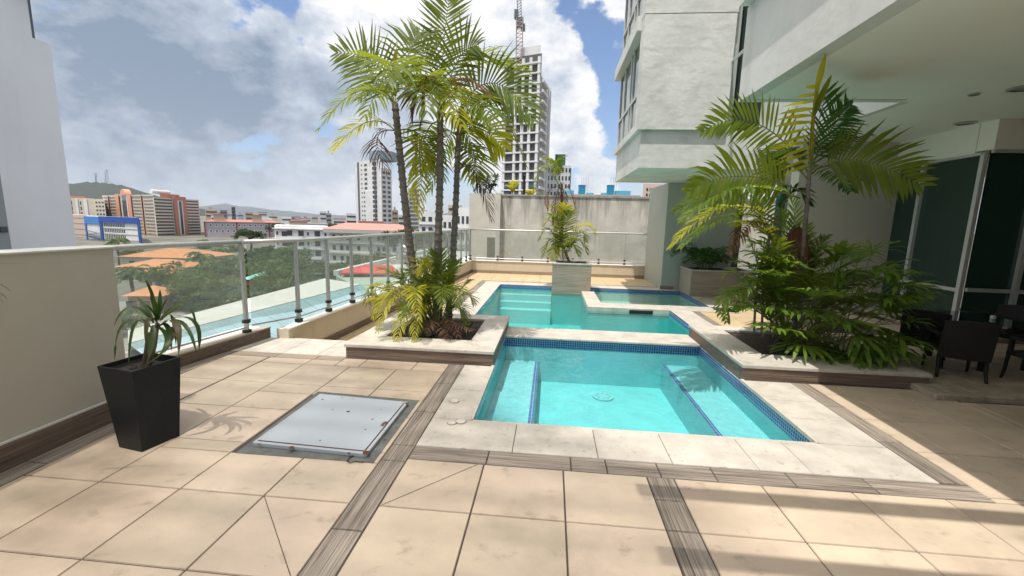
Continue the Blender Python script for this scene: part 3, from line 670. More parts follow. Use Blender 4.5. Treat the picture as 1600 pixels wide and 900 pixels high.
# bay
BZ = 2.65
g = MB()
bx0, bx1, by0, by1 = 1.73, 3.9, 9.24, 12.5
g.box(bx0, 7.5, by0, by1, BZ, 3.39)
g.build('bay_spandrel', M_rough, B)
g = MB(); g.box(bx0-.08, 3.36, by0-.08, by0+.3, 3.39, 5.52); g.box(bx0-.08, 3.36, by0+.3, by1+.05, 3.39, 3.55)
g.box(bx0-.09, 3.36, by0-.09, by1+.05, 5.53, 9.5) if False else None
g.build('bay_wall', M_rough, B)
g = MB(); g.box(bx0-.085, 3.38, by0-.085, by0+.3, 5.53, 11); g.build('bay_wall', M_rough, B)
g = MB(); g.box(bx0-.17, bx0+.2, by0+.22, by1+.12, 5.35, 5.62); g.build('bay_ledge', M_white, B)
g = MB(); g.box(bx0+.08, 4.2, by0+.32, by1-.1, 3.55, 9.5); g.build('bay_core', M_int, B)
def bay_win(z0, z1):
    g = MB(); g.box(bx0-.0, bx0+.03, by0+.5, by1-.15, z0, z1); w = g.build('window', mat('tinted_bay_glass', (.03, .06, .055), .05, spec=.9), B)
    g = MB()
    for y in (by0+.5, by0+1.25, by0+1.55, by0+2.4, by1-.15): g.box(bx0-.03, bx0-.001, y-.03, y+.03, z0, z1)
    g.box(bx0-.035, bx0-.002, by0+.5, by1-.15, z0+.52*(z1-z0)-1.0*.3, z0+.52*(z1-z0)-.3+.05)
    g.build('frame', M_frame, w)
bay_win(3.56, 5.34); bay_win(5.63, 7.6)
g = MB(); g.box(bx0-.15, bx0+.2, by0+.3, by1+.1, 7.6, 7.85); g.build('bay_ledge', M_white, B)
# recess between bay and fascia
g = MB(); g.box(3.36, 5.5, 10.4, 10.6, 2.9, 9.5); g.box(3.38, 3.5, 9.3, 10.4, 3.4, 9.5); g.build('recess_wall', mat('mid_grey_render', (.42, .46, .44), .85, noise=.06, nscale=1), B)  # recess wall in a darker grey than the front
pA, pB = AY(1137, 103, 9.9), AY(1162, 79, 8.0)
g = MB(); g.tube([pA, pB], .03, 6); g.build('pipe', M_frame, B)
# wall under the bay
g = MB(); g.box(3.15, 5.0, 12.32, 14.55, LO, BZ); g.build('pillar', mat('pillar_render', (.42, .45, .40), .85, noise=.05, nscale=2, bump=.2, bscale=30), B)
g = MB(); g.box(3.13, 3.5, 12.30, 12.34, LO, LO+.1); g.build('skirting', M_woodx, B)
p1 = AY(1232, 300, 12.3); p2 = AY(1254, 300, 12.3)
g = MB(); g.box(p1[0], p2[0]+.4, 12.3, 12.7, LO, 3.0); g.build('column', M_white, B)
g = MB(); g.box(p1[0]-.15, p1[0]-.003, 12.4, 12.6, LO, 3.0); g.build('reflection_pane', mat('teal_glass_reflection', (.05, .22, .2), .1), B)  # reflection in the pane is put into its teal colour
g = MB(); g.box(5.4, 5.42, 12.9, 14.5, LO, 2.45); g.build('grey_screen', mat('grey_curtain', (.16, .15, .14), .9), B)

# unseen blockers, added to throw two shade bars and half shade on deck
t = empty('shade_bars', (2.6, .5, 8)); tag(t, 'two unseen bars added overhead to throw bars of shade on the deck', 'shade bars')
COVER = .56
k1 = SUN.x/SUN.z; k2 = SUN.y/SUN.z
for (Y, h, w_) in [(2.30, 3.6, .11), (1.81, 3.6, .10)]:
    x0, x1 = .55+k1*h, 3.2+k1*h
    g = MB(); g.box(x0, x1+.4, Y+k2*h-w_/2, Y+k2*h+w_/2, h-.02, h+.02); g.build('rail', M_alu, t)
t = empty('shade_tower', (-9, -12, -16)); tag(t, 'unseen white tower added behind the viewer to carry the shade slats', 'tower block')
H = 52; ox, oy = k1*H, k2*H
g = MB(); g.prism([(.95+ox, -26), (.95+ox, -2.2+oy), (-14+ox, -2.2+oy), (-14+ox, -26)], -16, H-.1); g.build('wall', M_white, t)
# unseen slats added on the tower, spaced to pass part of the sun
g = MB(); per, wd = .30, COVER*.30; n_ = 0
y = -2.3
while y < 4.2:
    xm = 1.0 if y < 2.1 else (1.0-(y-2.1)/1.95*1.75 if y < 4.05 else -.75-(y-4.05)/.2*12)
    g.box(-14+ox, xm+ox, y+oy, y+wd+oy, H-.03, H+.01); y += per
g.build('shade_slats', M_white, t)
g = MB()
for x in (-13, -7, -1.5): g.box(x+ox, x+.08+ox, -2.3+oy, 4.0+oy, H+.011, H+.1)
g.build('slat_beam', M_white, t)

# ------------------------------------------------------------ stained concrete wall of the neighbouring lot
def stained():
    m_ = bpy.data.materials.new('stained_concrete'); m_.use_nodes = True; t = m_.node_tree; b = t.nodes['Principled BSDF']; b.inputs['Roughness'].default_value = .9
    g_ = t.nodes.new('ShaderNodeNewGeometry')
    def nz(sc, st, det=6):
        mp = t.nodes.new('ShaderNodeMapping'); mp.inputs['Scale'].default_value = st; t.links.new(g_.outputs['Position'], mp.inputs[0])
        n = t.nodes.new('ShaderNodeTexNoise'); n.inputs['Scale'].default_value = sc; n.inputs['Detail'].default_value = det; n.inputs['Roughness'].default_value = .65; t.links.new(mp.outputs[0], n.inputs['Vector']); return n.outputs['Fac']
    def ramp(f_, a, b_, c1=(0, 0, 0), c2=(1, 1, 1)):
        r_ = t.nodes.new('ShaderNodeValToRGB'); r_.color_ramp.elements[0].position = a; r_.color_ramp.elements[1].position = b_; r_.color_ramp.elements[0].color = (*c1, 1); r_.color_ramp.elements[1].color = (*c2, 1); t.links.new(f_, r_.inputs[0]); return r_.outputs[0]
    base = ramp(nz(1.6, (1, 1, .8)), .3, .7, (.50, .47, .42), (.70, .665, .60))
    streak = nz(3.5, (1, 1, .10), 8)
    sp = t.nodes.new('ShaderNodeSeparateXYZ'); t.links.new(g_.outputs['Position'], sp.inputs[0])
    hgt = t.nodes.new('ShaderNodeMapRange'); hgt.inputs[1].default_value = .4; hgt.inputs[2].default_value = 2.4; hgt.inputs[3].default_value = -.12; hgt.inputs[4].default_value = .10; t.links.new(sp.outputs[2], hgt.inputs[0])
    ad = t.nodes.new('ShaderNodeMath'); ad.operation = 'ADD'; t.links.new(streak, ad.inputs[0]); t.links.new(hgt.outputs[0], ad.inputs[1])
    sk = ramp(ad.outputs[0], .52, .80)
    m1 = t.nodes.new('ShaderNodeMixRGB'); t.links.new(sk, m1.inputs[0]); t.links.new(base, m1.inputs[1]); m1.inputs[2].default_value = (.13, .12, .10, 1)
    sp2 = ramp(nz(2.3, (1, 1, 1.4), 9), .66, .70)
    m2 = t.nodes.new('ShaderNodeMixRGB'); t.links.new(sp2, m2.inputs[0]); t.links.new(m1.outputs[0], m2.inputs[1]); m2.inputs[2].default_value = (.22, .20, .17, 1)
    t.links.new(m2.outputs[0], b.inputs['Base Color'])
    weather(m_, .5, .8, (1, 1, 1.2), .5, .68, (.33, .31, .27)); weather(m_, .7, 9, (1, 1, 1.5), .66, .70, (.15, .14, .12))
    bp = t.nodes.new('ShaderNodeBump'); bp.inputs['Strength'].default_value = .5; bp.inputs['Distance'].default_value = .02; t.links.new(nz(6, (1, 1, 1)), bp.inputs['Height']); t.links.new(bp.outputs[0], b.inputs['Normal']); return m_
M_conc = stained()
YW = 17.0
t = empty('concrete_wall', (1, YW, -6)); tag(t, 'tall stained concrete wall of the neighbouring lot beyond the far railing', 'wall')
xl = AY(733, 350, YW)[0]; zt1 = AY(784, 304, YW)[2]; xr = 14
xa = AY(776, 330, YW)[0]; xb = AY(783, 330, YW)[0]
g = MB(); g.box(xb, xr, YW, YW+.25, -14, zt1-.05); g.build('wall', M_conc, t)
g = MB(); g.box(xb-.01, xr, YW-.03, YW+.28, zt1-.05, zt1+.02); g.build('coping', mat('weathered_concrete_cap', (.42, .39, .34), .9, noise=.5, nscale=6), t)
g = MB(); g.box(xa, xb, YW-.30, YW+.3, -14, zt1+.04); g.build('pilaster', mat('pilaster_render', (.62, .59, .53), .9, noise=.25, nscale=3, bump=.5, bscale=14), t)
g = MB(); g.box(xl, xa, YW-.0, YW+.22, -14, zt1+.03); g.build('plain_bay', mat('pale_render', (.64, .60, .53), .9, noise=.1, nscale=3), t)
wx = [AY(x, 380, YW)[0] for x in (761, 775.5)]
g = MB(); g.box(wx[0], wx[1], YW-.012, YW-.002, AY(765, 403, YW)[2], AY(765, 371, YW)[2]); g.build('boarded_opening', mat('grey_board', (.20, .20, .16), .8), t)

# ------------------------------------------------------------ the city
GZ = -16.0
M_ground = mat('city_ground', (.17, .165, .14), .95, noise=.5, nscale=.05)
g = MB(); g.quad((-9000, -3000, GZ), (9000, -3000, GZ), (9000, 16000, GZ), (-9000, 16000, GZ)); struct('ground', g, M_ground)
g = MB(); g.quad((-75, 52, GZ+.01), (-22, 40, GZ+.01), (-20, 56, GZ+.01), (-80, 70, GZ+.01)); g.quad((-85, 70, GZ+.02), (-60, 66, GZ+.02), (-40, 105, GZ+.02), (-70, 112, GZ+.02)); struct('road', g, mat('pale_asphalt', (.30, .28, .25), .9, noise=.2, nscale=.3))  # road in a paler grey than the ground
M_win = mat('window_dark', (.035, .045, .05), .15, spec=.7)
M_winb = mat('window_blue', (.06, .09, .11), .1, spec=.8)
C_ = dict(white=mat('city_white', (.66, .66, .65), .8, noise=.14, nscale=.2), cream=mat('city_cream', (.55, .49, .40), .8, noise=.08, nscale=.2), grey=mat('city_grey', (.30, .28, .29), .8, noise=.08, nscale=.2),
          pink=mat('city_pink', (.62, .32, .22), .8), brown=mat('city_brown', (.40, .19, .13), .8), blue=mat('city_blue', (.02, .07, .30), .6), red=mat('red_roof', (.42, .17, .14), .7, noise=.15, nscale=.3),
          conc=mat('bare_concrete', (.42, .40, .37), .9, noise=.12, nscale=.3), tilew=mat('city_pale_blue', (.48, .55, .60), .7), orange=mat('orange_roof', (.62, .27, .13), .8, noise=.15, nscale=.5), teal=mat('teal_tank', (.02, .24, .38), .6),
          green=mat('green_cladding', (.03, .12, .08), .7), mauve=mat('city_mauve', (.42, .38, .38), .8), tan=mat('city_tan', (.45, .36, .27), .8), dgrey=mat('city_dark', (.10, .11, .12), .7))
def frame2(xL, DL, xR, DR, yref=345):
    a = Vector(AY(xL, yref, DL)); b = Vector(AY(xR, yref, DR)); a.z = b.z = 0
    d = b-a; return a, d.length, math.atan2(d.y, d.x)
WM = {}
def wmesh(w, h, dpt=.12):
    k = (round(w, 2), round(h, 2), dpt)
    if k not in WM:
        g = MB(); g.box(0, w, -dpt, .02, 0, h)
        me = bpy.data.meshes.new('window'); me.from_pydata([tuple(v) for v in g.v], [], g.f); WM[k] = me
    return WM[k]
def wins(root, mtl, spots, w, h, face='f', Dp=0, dpt=.06, name='window'):
    """one object per window (the 100 first), the rest one stuff part"""
    me = wmesh(w, h, dpt).copy(); me.materials.append(mtl)
    n = root.get('_nw', 0); rest = MB()
    for (x, z) in spots:
        if face == 'f': loc = (x, 0, z); rz = 0
        elif face == 'l': loc = (0, Dp-x, z); rz = -math.pi/2
        else: loc = (Dp, x, z); rz = math.pi/2
        if n < 95:
            o = bpy.data.objects.new(name, me); COL.objects.link(o); o.parent = root; o.location = loc; o.rotation_euler = (0, 0, rz); n += 1
        else:
            c, s_ = math.cos(rz), math.sin(rz); q = MB(); q.box(0, w, -dpt, .02, 0, h)
            rest.add([(loc[0]+c*v[0]-s_*v[1], loc[1]+s_*v[0]+c*v[1], loc[2]+v[2]) for v in q.v], q.f)
    root['_nw'] = n
    if rest.v: o = buildl(rest, name, mtl, root); o['kind'] = 'stuff'
def bld(name, label, xL, DL, xR, DR, ytop, dep, wall, cat='building', z0=GZ, group=None):
    a, Wd, rz = frame2(xL, DL, xR, DR)
    zt = AY(xL, ytop, DL)[2]
    t = empty(name, (a.x, a.y, z0), rz); tag(t, label, cat, group); H_ = zt-z0
    c_, s_ = math.cos(rz), math.sin(rz); mid = a+Vector((c_, s_, 0))*Wd/2; ry = Vector((mid.x, mid.y, 0)).normalized()
    lx, ly = ry.x*c_+ry.y*s_, -ry.x*s_+ry.y*c_; SH[t.name] = lx/max(ly, .25)
    g = MB(); g.box(0, Wd, 0, dep, 0, H_); shear(g, t); buildl(g, 'wall', wall, t)
    return t, Wd, H_
SH = {}
def shear(g, t):      # skews block depth along the view ray, so side walls stay edge-on
    k = SH.get(t.name, 0); g.v = [(v[0]+k*max(v[1], 0), v[1], v[2]) for v in g.v]
def local_box(t, nm, m_, *b): g = MB(); g.box(*b); shear(g, t); return buildl(g, nm, m_, t)

# near tower at the left edge
X0 = -26.0
e1 = AX(120, 385, X0); e2 = AX(79, 69, X0)
t = empty('apartment_tower', (X0, e1[1]-10, GZ)); tag(t, 'plain pale grey tower filling the left edge of the view', 'tower block')
zt = e2[2]; yA = e1[1]; yB = AX(51, 58, X0)[1]
g = MB(); g.box(X0-14, X0, yB-14, yA, GZ, zt); g.build('wall', mat('pale_grey_tower', (.72, .74, .77), .85, noise=.05, nscale=.3, bump=.2, bscale=20), t)
weather(MATS['pale_grey_tower'], .25, .6, (1, 1, .12), .45, .8, (.45, .47, .48))
g = MB(); g.box(X0-14, X0-.02, yB-14, yB, zt, zt+22); g.box(X0-14, X0-.02, yB, yB+.12, zt, zt+22, 1); g.build('upper_wall', [MATS['pale_grey_tower'], C_['dgrey']], t)
zz = AX(50, -2, X0)[2]+.3; g = MB(); g.box(X0-1, X0+.5, yB-.9, yB+.9, zz, zz+.5); g.build('roof_eave', C_['brown'], t)
p = AX(12, 330, X0+1.5); q = AX(8, 358, X0+1.5)
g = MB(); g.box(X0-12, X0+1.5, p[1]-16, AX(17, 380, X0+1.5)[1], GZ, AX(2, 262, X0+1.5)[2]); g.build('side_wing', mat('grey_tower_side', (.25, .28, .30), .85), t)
g = MB(); g.box(X0+1.5, X0+1.56, AX(0, 362, X0+1.5)[1], AX(11, 362, X0+1.5)[1], AX(5, 363, X0+1.5)[2], AX(5, 354, X0+1.5)[2]); g.build('window', M_win, t)

# hill with masts
def ridge(name, pts, D, m_, base=GZ, dep=600):
    P = [Vector(AY(x, y, D)) for x, y in pts]; g = MB(); n = len(P); rr = random.Random(3)
    vs = []; rowsn = 6
    for j in range(rowsn+1):
        f_ = j/rowsn
        for i, p in enumerate(P):
            vs.append((p.x, D-dep*(1-f_), base+(p.z-base)*(f_**.8)*(1+ .03*math.sin(i*2.3+j))*(1 if f_ < 1 else 1)))
    for p in P: vs.append((p.x, D+dep, base))
    g.add(vs, [(j*n+i, j*n+i+1, (j+1)*n+i+1, (j+1)*n+i) for j in range(rowsn+1) for i in range(n-1)])
    o = struct(name, g, m_, smooth=True); return o
def interp(pts, n, jit, seed):
    rr = random.Random(seed); out = []
    for k in range(n+1):
        x = pts[0][0]+(pts[-1][0]-pts[0][0])*k/n
        for i in range(len(pts)-1):
            if pts[i][0] <= x <= pts[i+1][0]:
                f_ = (x-pts[i][0])/(pts[i+1][0]-pts[i][0]); y = pts[i][1]*(1-f_)+pts[i+1][1]*f_; break
        out.append((x, y+rr.uniform(-jit, jit)))
    return out
M_hill = mat('wooded_hill', (.02, .034, .022), .95, noise=.5, nscale=.02, bump=1, bscale=.05)
ridge('hill', interp([(40, 300), (70, 292), (112, 287), (150, 285), (185, 289), (215, 297), (245, 309), (300, 330), (330, 342)], 60, .8, 1), 2600, M_hill)
M_mtn = mat('far_hills', (.04, .06, .07), .95, noise=.3, nscale=.003)
ridge('hills', interp([(300, 328), (325, 322), (355, 318), (372, 322), (400, 324), (430, 328), (470, 332), (500, 335), (560, 338), (640, 336), (700, 333), (760, 338)], 60, .5, 2), 9000, M_mtn, dep=1500)
for (x, y0, y1, lb) in [(167, 265, 288, 'taller lattice radio mast on the wooded hill'), (150, 270, 287, 'thin radio mast left on the wooded hill')]:
    b0 = Vector(AY(x, y1, 2550)); b1 = Vector(AY(x, y0, 2550)); h = b1.z-b0.z; w = h*.09 if y0 < 268 else h*.04
    t = empty('radio_mast', b0); tag(t, lb, 'mast', 'radio masts on the hill'); g = MB()
    for sx in (-1, 1):
        for sy in (-1, 1): g.beam((b0.x+sx*w, b0.y+sy*w, b0.z-8), (b1.x+sx*w*.15, b1.y+sy*w*.15, b1.z), 1.1, 1.1)
    for k in range(9):
        f0 = k/9; f1 = (k+1)/9; wa = w*(1-.85*f0); wb = w*(1-.85*f1)
        g.beam((b0.x-wa, b0.y-wa, b0.z+h*f0), (b0.x+wb, b0.y-wb, b0.z+h*f1), .7, .7); g.beam((b0.x+wa, b0.y-wa, b0.z+h*f0), (b0.x-wb, b0.y-wb, b0.z+h*f1), .7, .7)
    buildl(g, 'lattice', C_['dgrey'], t).matrix_parent_inverse = parent_inv(t)

# orange striped block
t, Wd, H_ = bld('office_building', 'long striped block with pinkish orange piers and an arched gable', 165, 330, 244, 290, 306, 40, C_['cream'])
nf = 12; fh = H_*.985/nf; zb = 0
piers = [.0, .30, .60, .64]
def ribs(t, Wd, segs, nf, fh, zb, mtl, dpt=.15, hfrac=.45):
    for (a, b) in segs:
        wins(t, mtl, [(a*Wd, zb+k*fh+fh*.28) for k in range(nf)], (b-a)*Wd, fh*hfrac, dpt=dpt, name='window_band')
ribs(t, Wd, [(.03, .13), (.15, .30), (.62, .78), (.82, .98)], nf, fh, zb, mat('smoky_band', (.20, .19, .175), .3))
for (a, b, e_) in [(.30, .37, 1.2), (.54, .61, 1.2), (.135, .145, .1), (.795, .805, .1)]: local_box(t, 'pier', C_['pink'], a*Wd, b*Wd, -1.0, 3, 0, H_+e_)
local_box(t, 'glazed_shaft', M_winb, .42*Wd, .50*Wd, -.6, 1, H_*.45, H_*.97)
local_box(t, 'shaft_frame', C_['white'], .40*Wd, .52*Wd, -.4, 1, H_*.45, H_*.99)
g = MB(); c0 = .46*Wd; rr_ = .05*Wd
g.add([(c0+rr_*math.cos(math.pi*k/12), -1.0, H_+rr_*math.sin(math.pi*k/12)) for k in range(13)]+[(c0+rr_*math.cos(math.pi*k/12), 3, H_+rr_*math.sin(math.pi*k/12)) for k in range(13)],
      [tuple(range(13)), tuple(range(13, 26))[::-1]]+[(k, 13+k, 14+k, k+1) for k in range(12)]); buildl(g, 'arched_gable', C_['pink'], t)
local_box(t, 'roof_edge', C_['cream'], -.3, Wd+.3, -.3, 40, H_-.9, H_+.2)
t, Wd, H_ = bld('office_building', 'striped cream block with a wide brick coloured pier and rooftop tank', 244, 290, 313, 330, 308, 35, C_['cream'])
nf = 12; fh = H_*.985/nf; zb = 0
ribs(t, Wd, [(.0, .36), (.68, .98)], nf, fh, zb, M_win)
local_box(t, 'pier', C_['brown'], .38*Wd, .66*Wd, -1.2, 6, 0, H_+1.5); local_box(t, 'glazed_shaft', M_win, .49*Wd, .54*Wd, -1.5, 0, 1, H_*.93); local_box(t, 'shaft_frame', C_['white'], .46*Wd, .57*Wd, -1.35, 0, .5, H_*.945)
local_box(t, 'roof_house', C_['brown'], .12*Wd, .55*Wd, 5, 14, H_, H_+3.2)
g = MB(); g.tube([(.18*Wd, 9, H_+4.4), (.56*Wd, 9, H_+4.4)], 1.5, 12); buildl(g, 'water_tank', C_['white'], t)
# cream hotel-like block behind the tower, beige base
t, Wd, H_ = bld('office_building', 'cream hospital like block with dark red roof edge beside the grey tower', 100, 300, 151, 300, 309, 30, C_['cream'])
wins(t, M_win, [(x*Wd, H_-z) for x in (.56, .28) for z in (5, 9, 13)], .04*Wd, 2.6)
local_box(t, 'roof_edge', C_['brown'], .1*Wd, .75*Wd, .5, 6, H_, H_+1.6)
for (a, b) in ((.2, .3), (.45, .52), (.7, .8)): local_box(t, 'pilaster', C_['white'], a*Wd, b*Wd, -.6, 0, H_-17, H_-.5)
t, Wd, H_ = bld('office_building', 'narrow cream block with small paired windows behind the blue building', 151, 296, 167, 292, 311, 25, C_['cream'])
wins(t, M_win, [((.1+.3*c)*Wd, H_-3.2-2.9*r_) for r_ in range(7) for c in range(3)], .2*Wd, 1.4)
t, Wd, H_ = bld('office_building', 'beige plain lower block left of the blue building', 108, 260, 134, 255, 335, 20, mat('rosy_beige', (.50, .40, .34), .8))
for k in range(4): local_box(t, 'ledge', C_['tan'], 0, Wd, -.2, 0, H_-2-k*3.6, H_-1.75-k*3.6)
# blue building
t, Wd, H_ = bld('office_building', 'blue framed block with white floors and an outside fire stair', 133, 235, 219, 222, 338, 22, C_['white'])
f0 = .30*Wd
local_box(t, 'blue_frame', C_['blue'], f0-.8, Wd, -.7, 4, H_-3.2, H_+.3); local_box(t, 'blue_pier', C_['blue'], f0-.8, f0+1.6, -.6, 4, 0, H_-3.2); local_box(t, 'blue_pier', C_['blue'], Wd-2, Wd+.2, -.6, 4, 0, H_-3.2)
local_box(t, 'blue_frame', mat('brighter_blue', (.06, .2, .5), .6), 0, f0-.81, -.5, 4, H_-4.2, H_+.1)
local_box(t, 'blue_pier', MATS['brighter_blue'], 0, 1.2, -.5, 4, 0, H_-4.2)
for r_ in range(5):
    wins(t, M_win, [(f0+2.6+1.62*c, H_-5.5-3.3*r_) for c in range(12)], 1.05, 2.0)
    local_box(t, 'floor_ledge', C_['conc'], f0+1.6, Wd-2, -.25, 0, H_-6.4-3.3*r_, H_-6.1-3.3*r_)
g = MB()
for r_ in range(5):
    z = H_-8-3.3*r_; g.beam((1.5, -1, z), (f0-2, -1, z-1.65), .9, .18); g.beam((f0-2, -1.6, z-1.65), (1.5, -1.6, z-3.3), .9, .18); g.box(f0-2.4, f0-1.2, -2, 0, z-1.75, z-1.6)
buildl(g, 'fire_stair', C_['dgrey'], t)
# mauve building with red roof
t, Wd, H_ = bld('warehouse', 'long mauve grey building with small square windows and a red roof', 318, 300, 438, 330, 346, 40, C_['mauve'])
wins(t, C_['white'], [(x*Wd, H_-z) for x in [.06+.072*k for k in range(13)] for z in (3.6, 8)], 2.1, 2.0, dpt=.10, name='window_surround')
wins(t, M_win, [(x*Wd+.45, H_-z+.5) for x in [.06+.072*k for k in range(13)] for z in (3.6, 8)], 1.2, 1.1, dpt=.2)
for x in (0, .4, .83): local_box(t, 'pier', mat('dull_red', (.28, .08, .08), .8), x*Wd, x*Wd+1, -.4, 0, 0, H_)
g = MB(); g.add([(-1, -1, H_), (Wd+1, -1, H_), (Wd+1, 40, H_), (-1, 40, H_), (6, 18, H_+1.6), (Wd-6, 18, H_+1.6)], [(0, 1, 5, 4), (1, 2, 5), (2, 3, 4, 5), (3, 0, 4), (0, 3, 2, 1)]); shear(g, t); buildl(g, 'roof', C_['red'], t)
for x in (.12, .62): local_box(t, 'roof_tower', C_['tan'], x*Wd, x*Wd+6.5, 3, 9, H_, H_+5.2); local_box(t, 'tower_roof', C_['brown'], x*Wd-.4, x*Wd+6.9, 2.6, 9.4, H_+5.2, H_+5.8)
# white row
t, Wd, H_ = bld('apartment_block', 'white low apartment row with open balconies seen above the railing', 428, 150, 513, 150, 352, 16, C_['white'])
for r_ in range(3):
    z = H_-3.4-3.6*r_; wins(t, M_win, [(.03*Wd, z), (.60*Wd, z), (.92*Wd, z)], .035*Wd, 1.2); wins(t, M_win, [(.13*Wd, z-.6), (.23*Wd, z-.2), (.44*Wd, z-.2), (.74*Wd, z-.2)], .10*Wd, 1.9)
    local_box(t, 'balcony', C_['white'], .10*Wd, .55*Wd, -1.2, 0, z-1.4, z-.5); local_box(t, 'balcony', C_['white'], .68*Wd, .88*Wd, -1.2, 0, z-1.4, z-.5)
    local_box(t, 'floor_slab', C_['white'], 0, Wd, -1.3, 0, z+2.2, z+2.5)
# white with red roof
t, Wd, H_ = bld('apartment_block', 'white four storey block with a pale red roof and deep eave', 513, 130, 650, 128, 357, 18, C_['white'])
g = MB(); g.add([(-1, -1.4, H_), (Wd+1, -1.4, H_), (Wd+1, 19, H_), (-1, 19, H_), (5, 9, H_+1.8), (Wd-5, 9, H_+1.8)], [(0, 1, 5, 4), (1, 2, 5), (2, 3, 4, 5), (3, 0, 4), (0, 3, 2, 1)]); shear(g, t); buildl(g, 'roof', mat('pale_red_roof', (.55, .22, .18), .7), t)
local_box(t, 'eave', C_['conc'], -1, Wd+1, -1.5, 0, H_-1.2, H_-.01)
for r_ in range(4):
    z = H_-3.3-3.3*r_; wins(t, M_win, [(x*Wd, z) for x in (.04, .13, .20, .33, .46, .56, .62, .74, .83, .93)], .035*Wd, 1.4); local_box(t, 'balcony_ledge', C_['cream'], 0, Wd, -.7, 0, z-1.2, z-.7)
# white tower
t, Wd, H_ = bld('tower_block', 'slim white tower with a grey hexagonal top behind the left palm', 557, 240, 597, 226, 253, 14, C_['white'], 'tower block')
local_box(t, 'dark_strip', C_['dgrey'], .10*Wd, .17*Wd, -.15, 0, 4, H_-.5)
local_box(t, 'projecting_wall', C_['white'], .40*Wd, .78*Wd, -.7, 0, 0, H_*.66)
nf = 17; fh = (H_-6)/nf
for r_ in range(nf):
    z = H_-3.0-fh*r_
    wins(t, M_win, [(.72*Wd+.0, z)], .115*Wd, fh*.62, dpt=.8); wins(t, M_win, [(.38*Wd, z)], .10*Wd if r_ < 6 else .04*Wd, fh*.5, dpt=.1 if r_ < 6 else .75) 
    wins(t, M_win, [(.24*Wd, z+.4)], .05*Wd, fh*.25)
g = MB(); cx_, cy_, rr_ = .75*Wd, 6, .30*Wd
g.prism([(cx_+rr_*math.cos(k*math.pi/3), cy_+rr_*math.sin(k*math.pi/3)) for k in range(6)], H_, H_+4.5); buildl(g, 'roof_house', mat('slate_blue', (.22, .27, .31), .6), t)
t2, Wd, H_ = bld('tower_block', 'white wing of the slim tower with four window columns', 597, 224, 613, 232, 262, 14, C_['white'], 'tower block')
for r_ in range(nf): wins(t2, M_win, [(.12*Wd, H_-3-fh*r_), (.60*Wd, H_-3-fh*r_)], .28*Wd, fh*.55)
t, Wd, H_ = bld('tower_block', 'dark ribbed tower between the palm trunks', 638, 330, 655, 330, 294, 12, C_['conc'], 'tower block')
wins(t, C_['dgrey'], [(.12*Wd, H_-3-3.1*k) for k in range(16)], .8*Wd, 1.9)
# whites right of the palms
for (xl_, xr_, D1, yt, lb) in [(655, 690, 120, 330, 'white block with brown gallery behind the middle palm trunk'), (690, 716, 95, 336, 'white stepped apartment block between the two right palm trunks'), (712, 735, 75, 324, 'white apartment block with corner balconies next to the concrete wall')]:
    t, Wd, H_ = bld('apartment_block', lb, xl_, D1, xr_, D1*.99, yt, 10, C_['white'])
    for r_ in range(6):
        z = H_-2.8-2.9*r_; wins(t, M_win, [(.12*Wd, z), (.42*Wd, z), (.72*Wd, z)], .16*Wd, 1.3); local_box(t, 'floor_ledge', C_['conc'], -.1, Wd*1.01, -.35, 0, z-1.0, z-.7)
# tower under construction + crane
DT = 150
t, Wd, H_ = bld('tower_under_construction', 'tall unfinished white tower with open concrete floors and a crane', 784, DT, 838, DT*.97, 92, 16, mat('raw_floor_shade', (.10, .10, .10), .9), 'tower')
a0_, = [0]
nf = 31; fh = 3.05; colsx = [0, .055, .27, .47, .72, .93]
for k in range(nf):
    z = H_-3-fh*k
    if z < 4: break
    local_box(t, 'floor_slab', C_['white'], -.2, Wd+.1, -.9, 0, z, z+(.5 if k < 14 else .7))
for x in (0, .30, .50, .70, .92): local_box(t, 'pier', C_['white'], x*Wd, x*Wd+.9, -.75, 0, 0, H_-1)
for k in range(nf):
    z = H_-3-fh*k+.9
    if z < 4: break
    if k >= 13: wins(t, M_winb, [(.08*Wd, z), (.34*Wd, z), (.54*Wd, z), (.75*Wd, z)], .15*Wd, 1.7, dpt=.5)
local_box(t, 'core_wall', C_['white'], .42*Wd, .97*Wd, 1, 12, H_-1, H_+3); local_box(t, 'core_wall', C_['white'], .12*Wd, .42*Wd, 1, 12, H_-1, H_+.2)
t2, W2, H2 = bld('tower_under_construction', 'ribbed side wall of the unfinished tower with balcony edges', 838, DT*.975, 854, DT*1.09, 118, 14, C_['conc'], 'tower')
for k in range(30): local_box(t2, 'balcony_edge', C_['white'], -.3, W2*.45, -1.0, 0, H2-2-fh*k, H2-1.2-fh*k) if H2-2-fh*k > 4 else None
for x in (.5, .75): local_box(t2, 'pier', C_['white'], x*W2, x*W2+.7, -.4, 0, 0, H2)
M_crane = mat('crane_red', (.42, .33, .30), .6)
c0 = Vector(AY(811, 128, DT-1.5)); c1 = Vector(AY(812, 30, DT-1.5)); c2 = Vector(AY(809, -60, DT-1.5))
t = empty('tower_crane', c0); tag(t, 'red and white lattice crane climbing beside the unfinished tower', 'crane'); g = MB(); w = 1.0; nseg = 16
for sx in (-1, 1):
    for sy in (-1, 1): g.beam((c0.x+sx*w, c0.y+sy*w, c0.z-4), (c1.x+sx*w, c1.y+sy*w, c1.z), .2, .2)
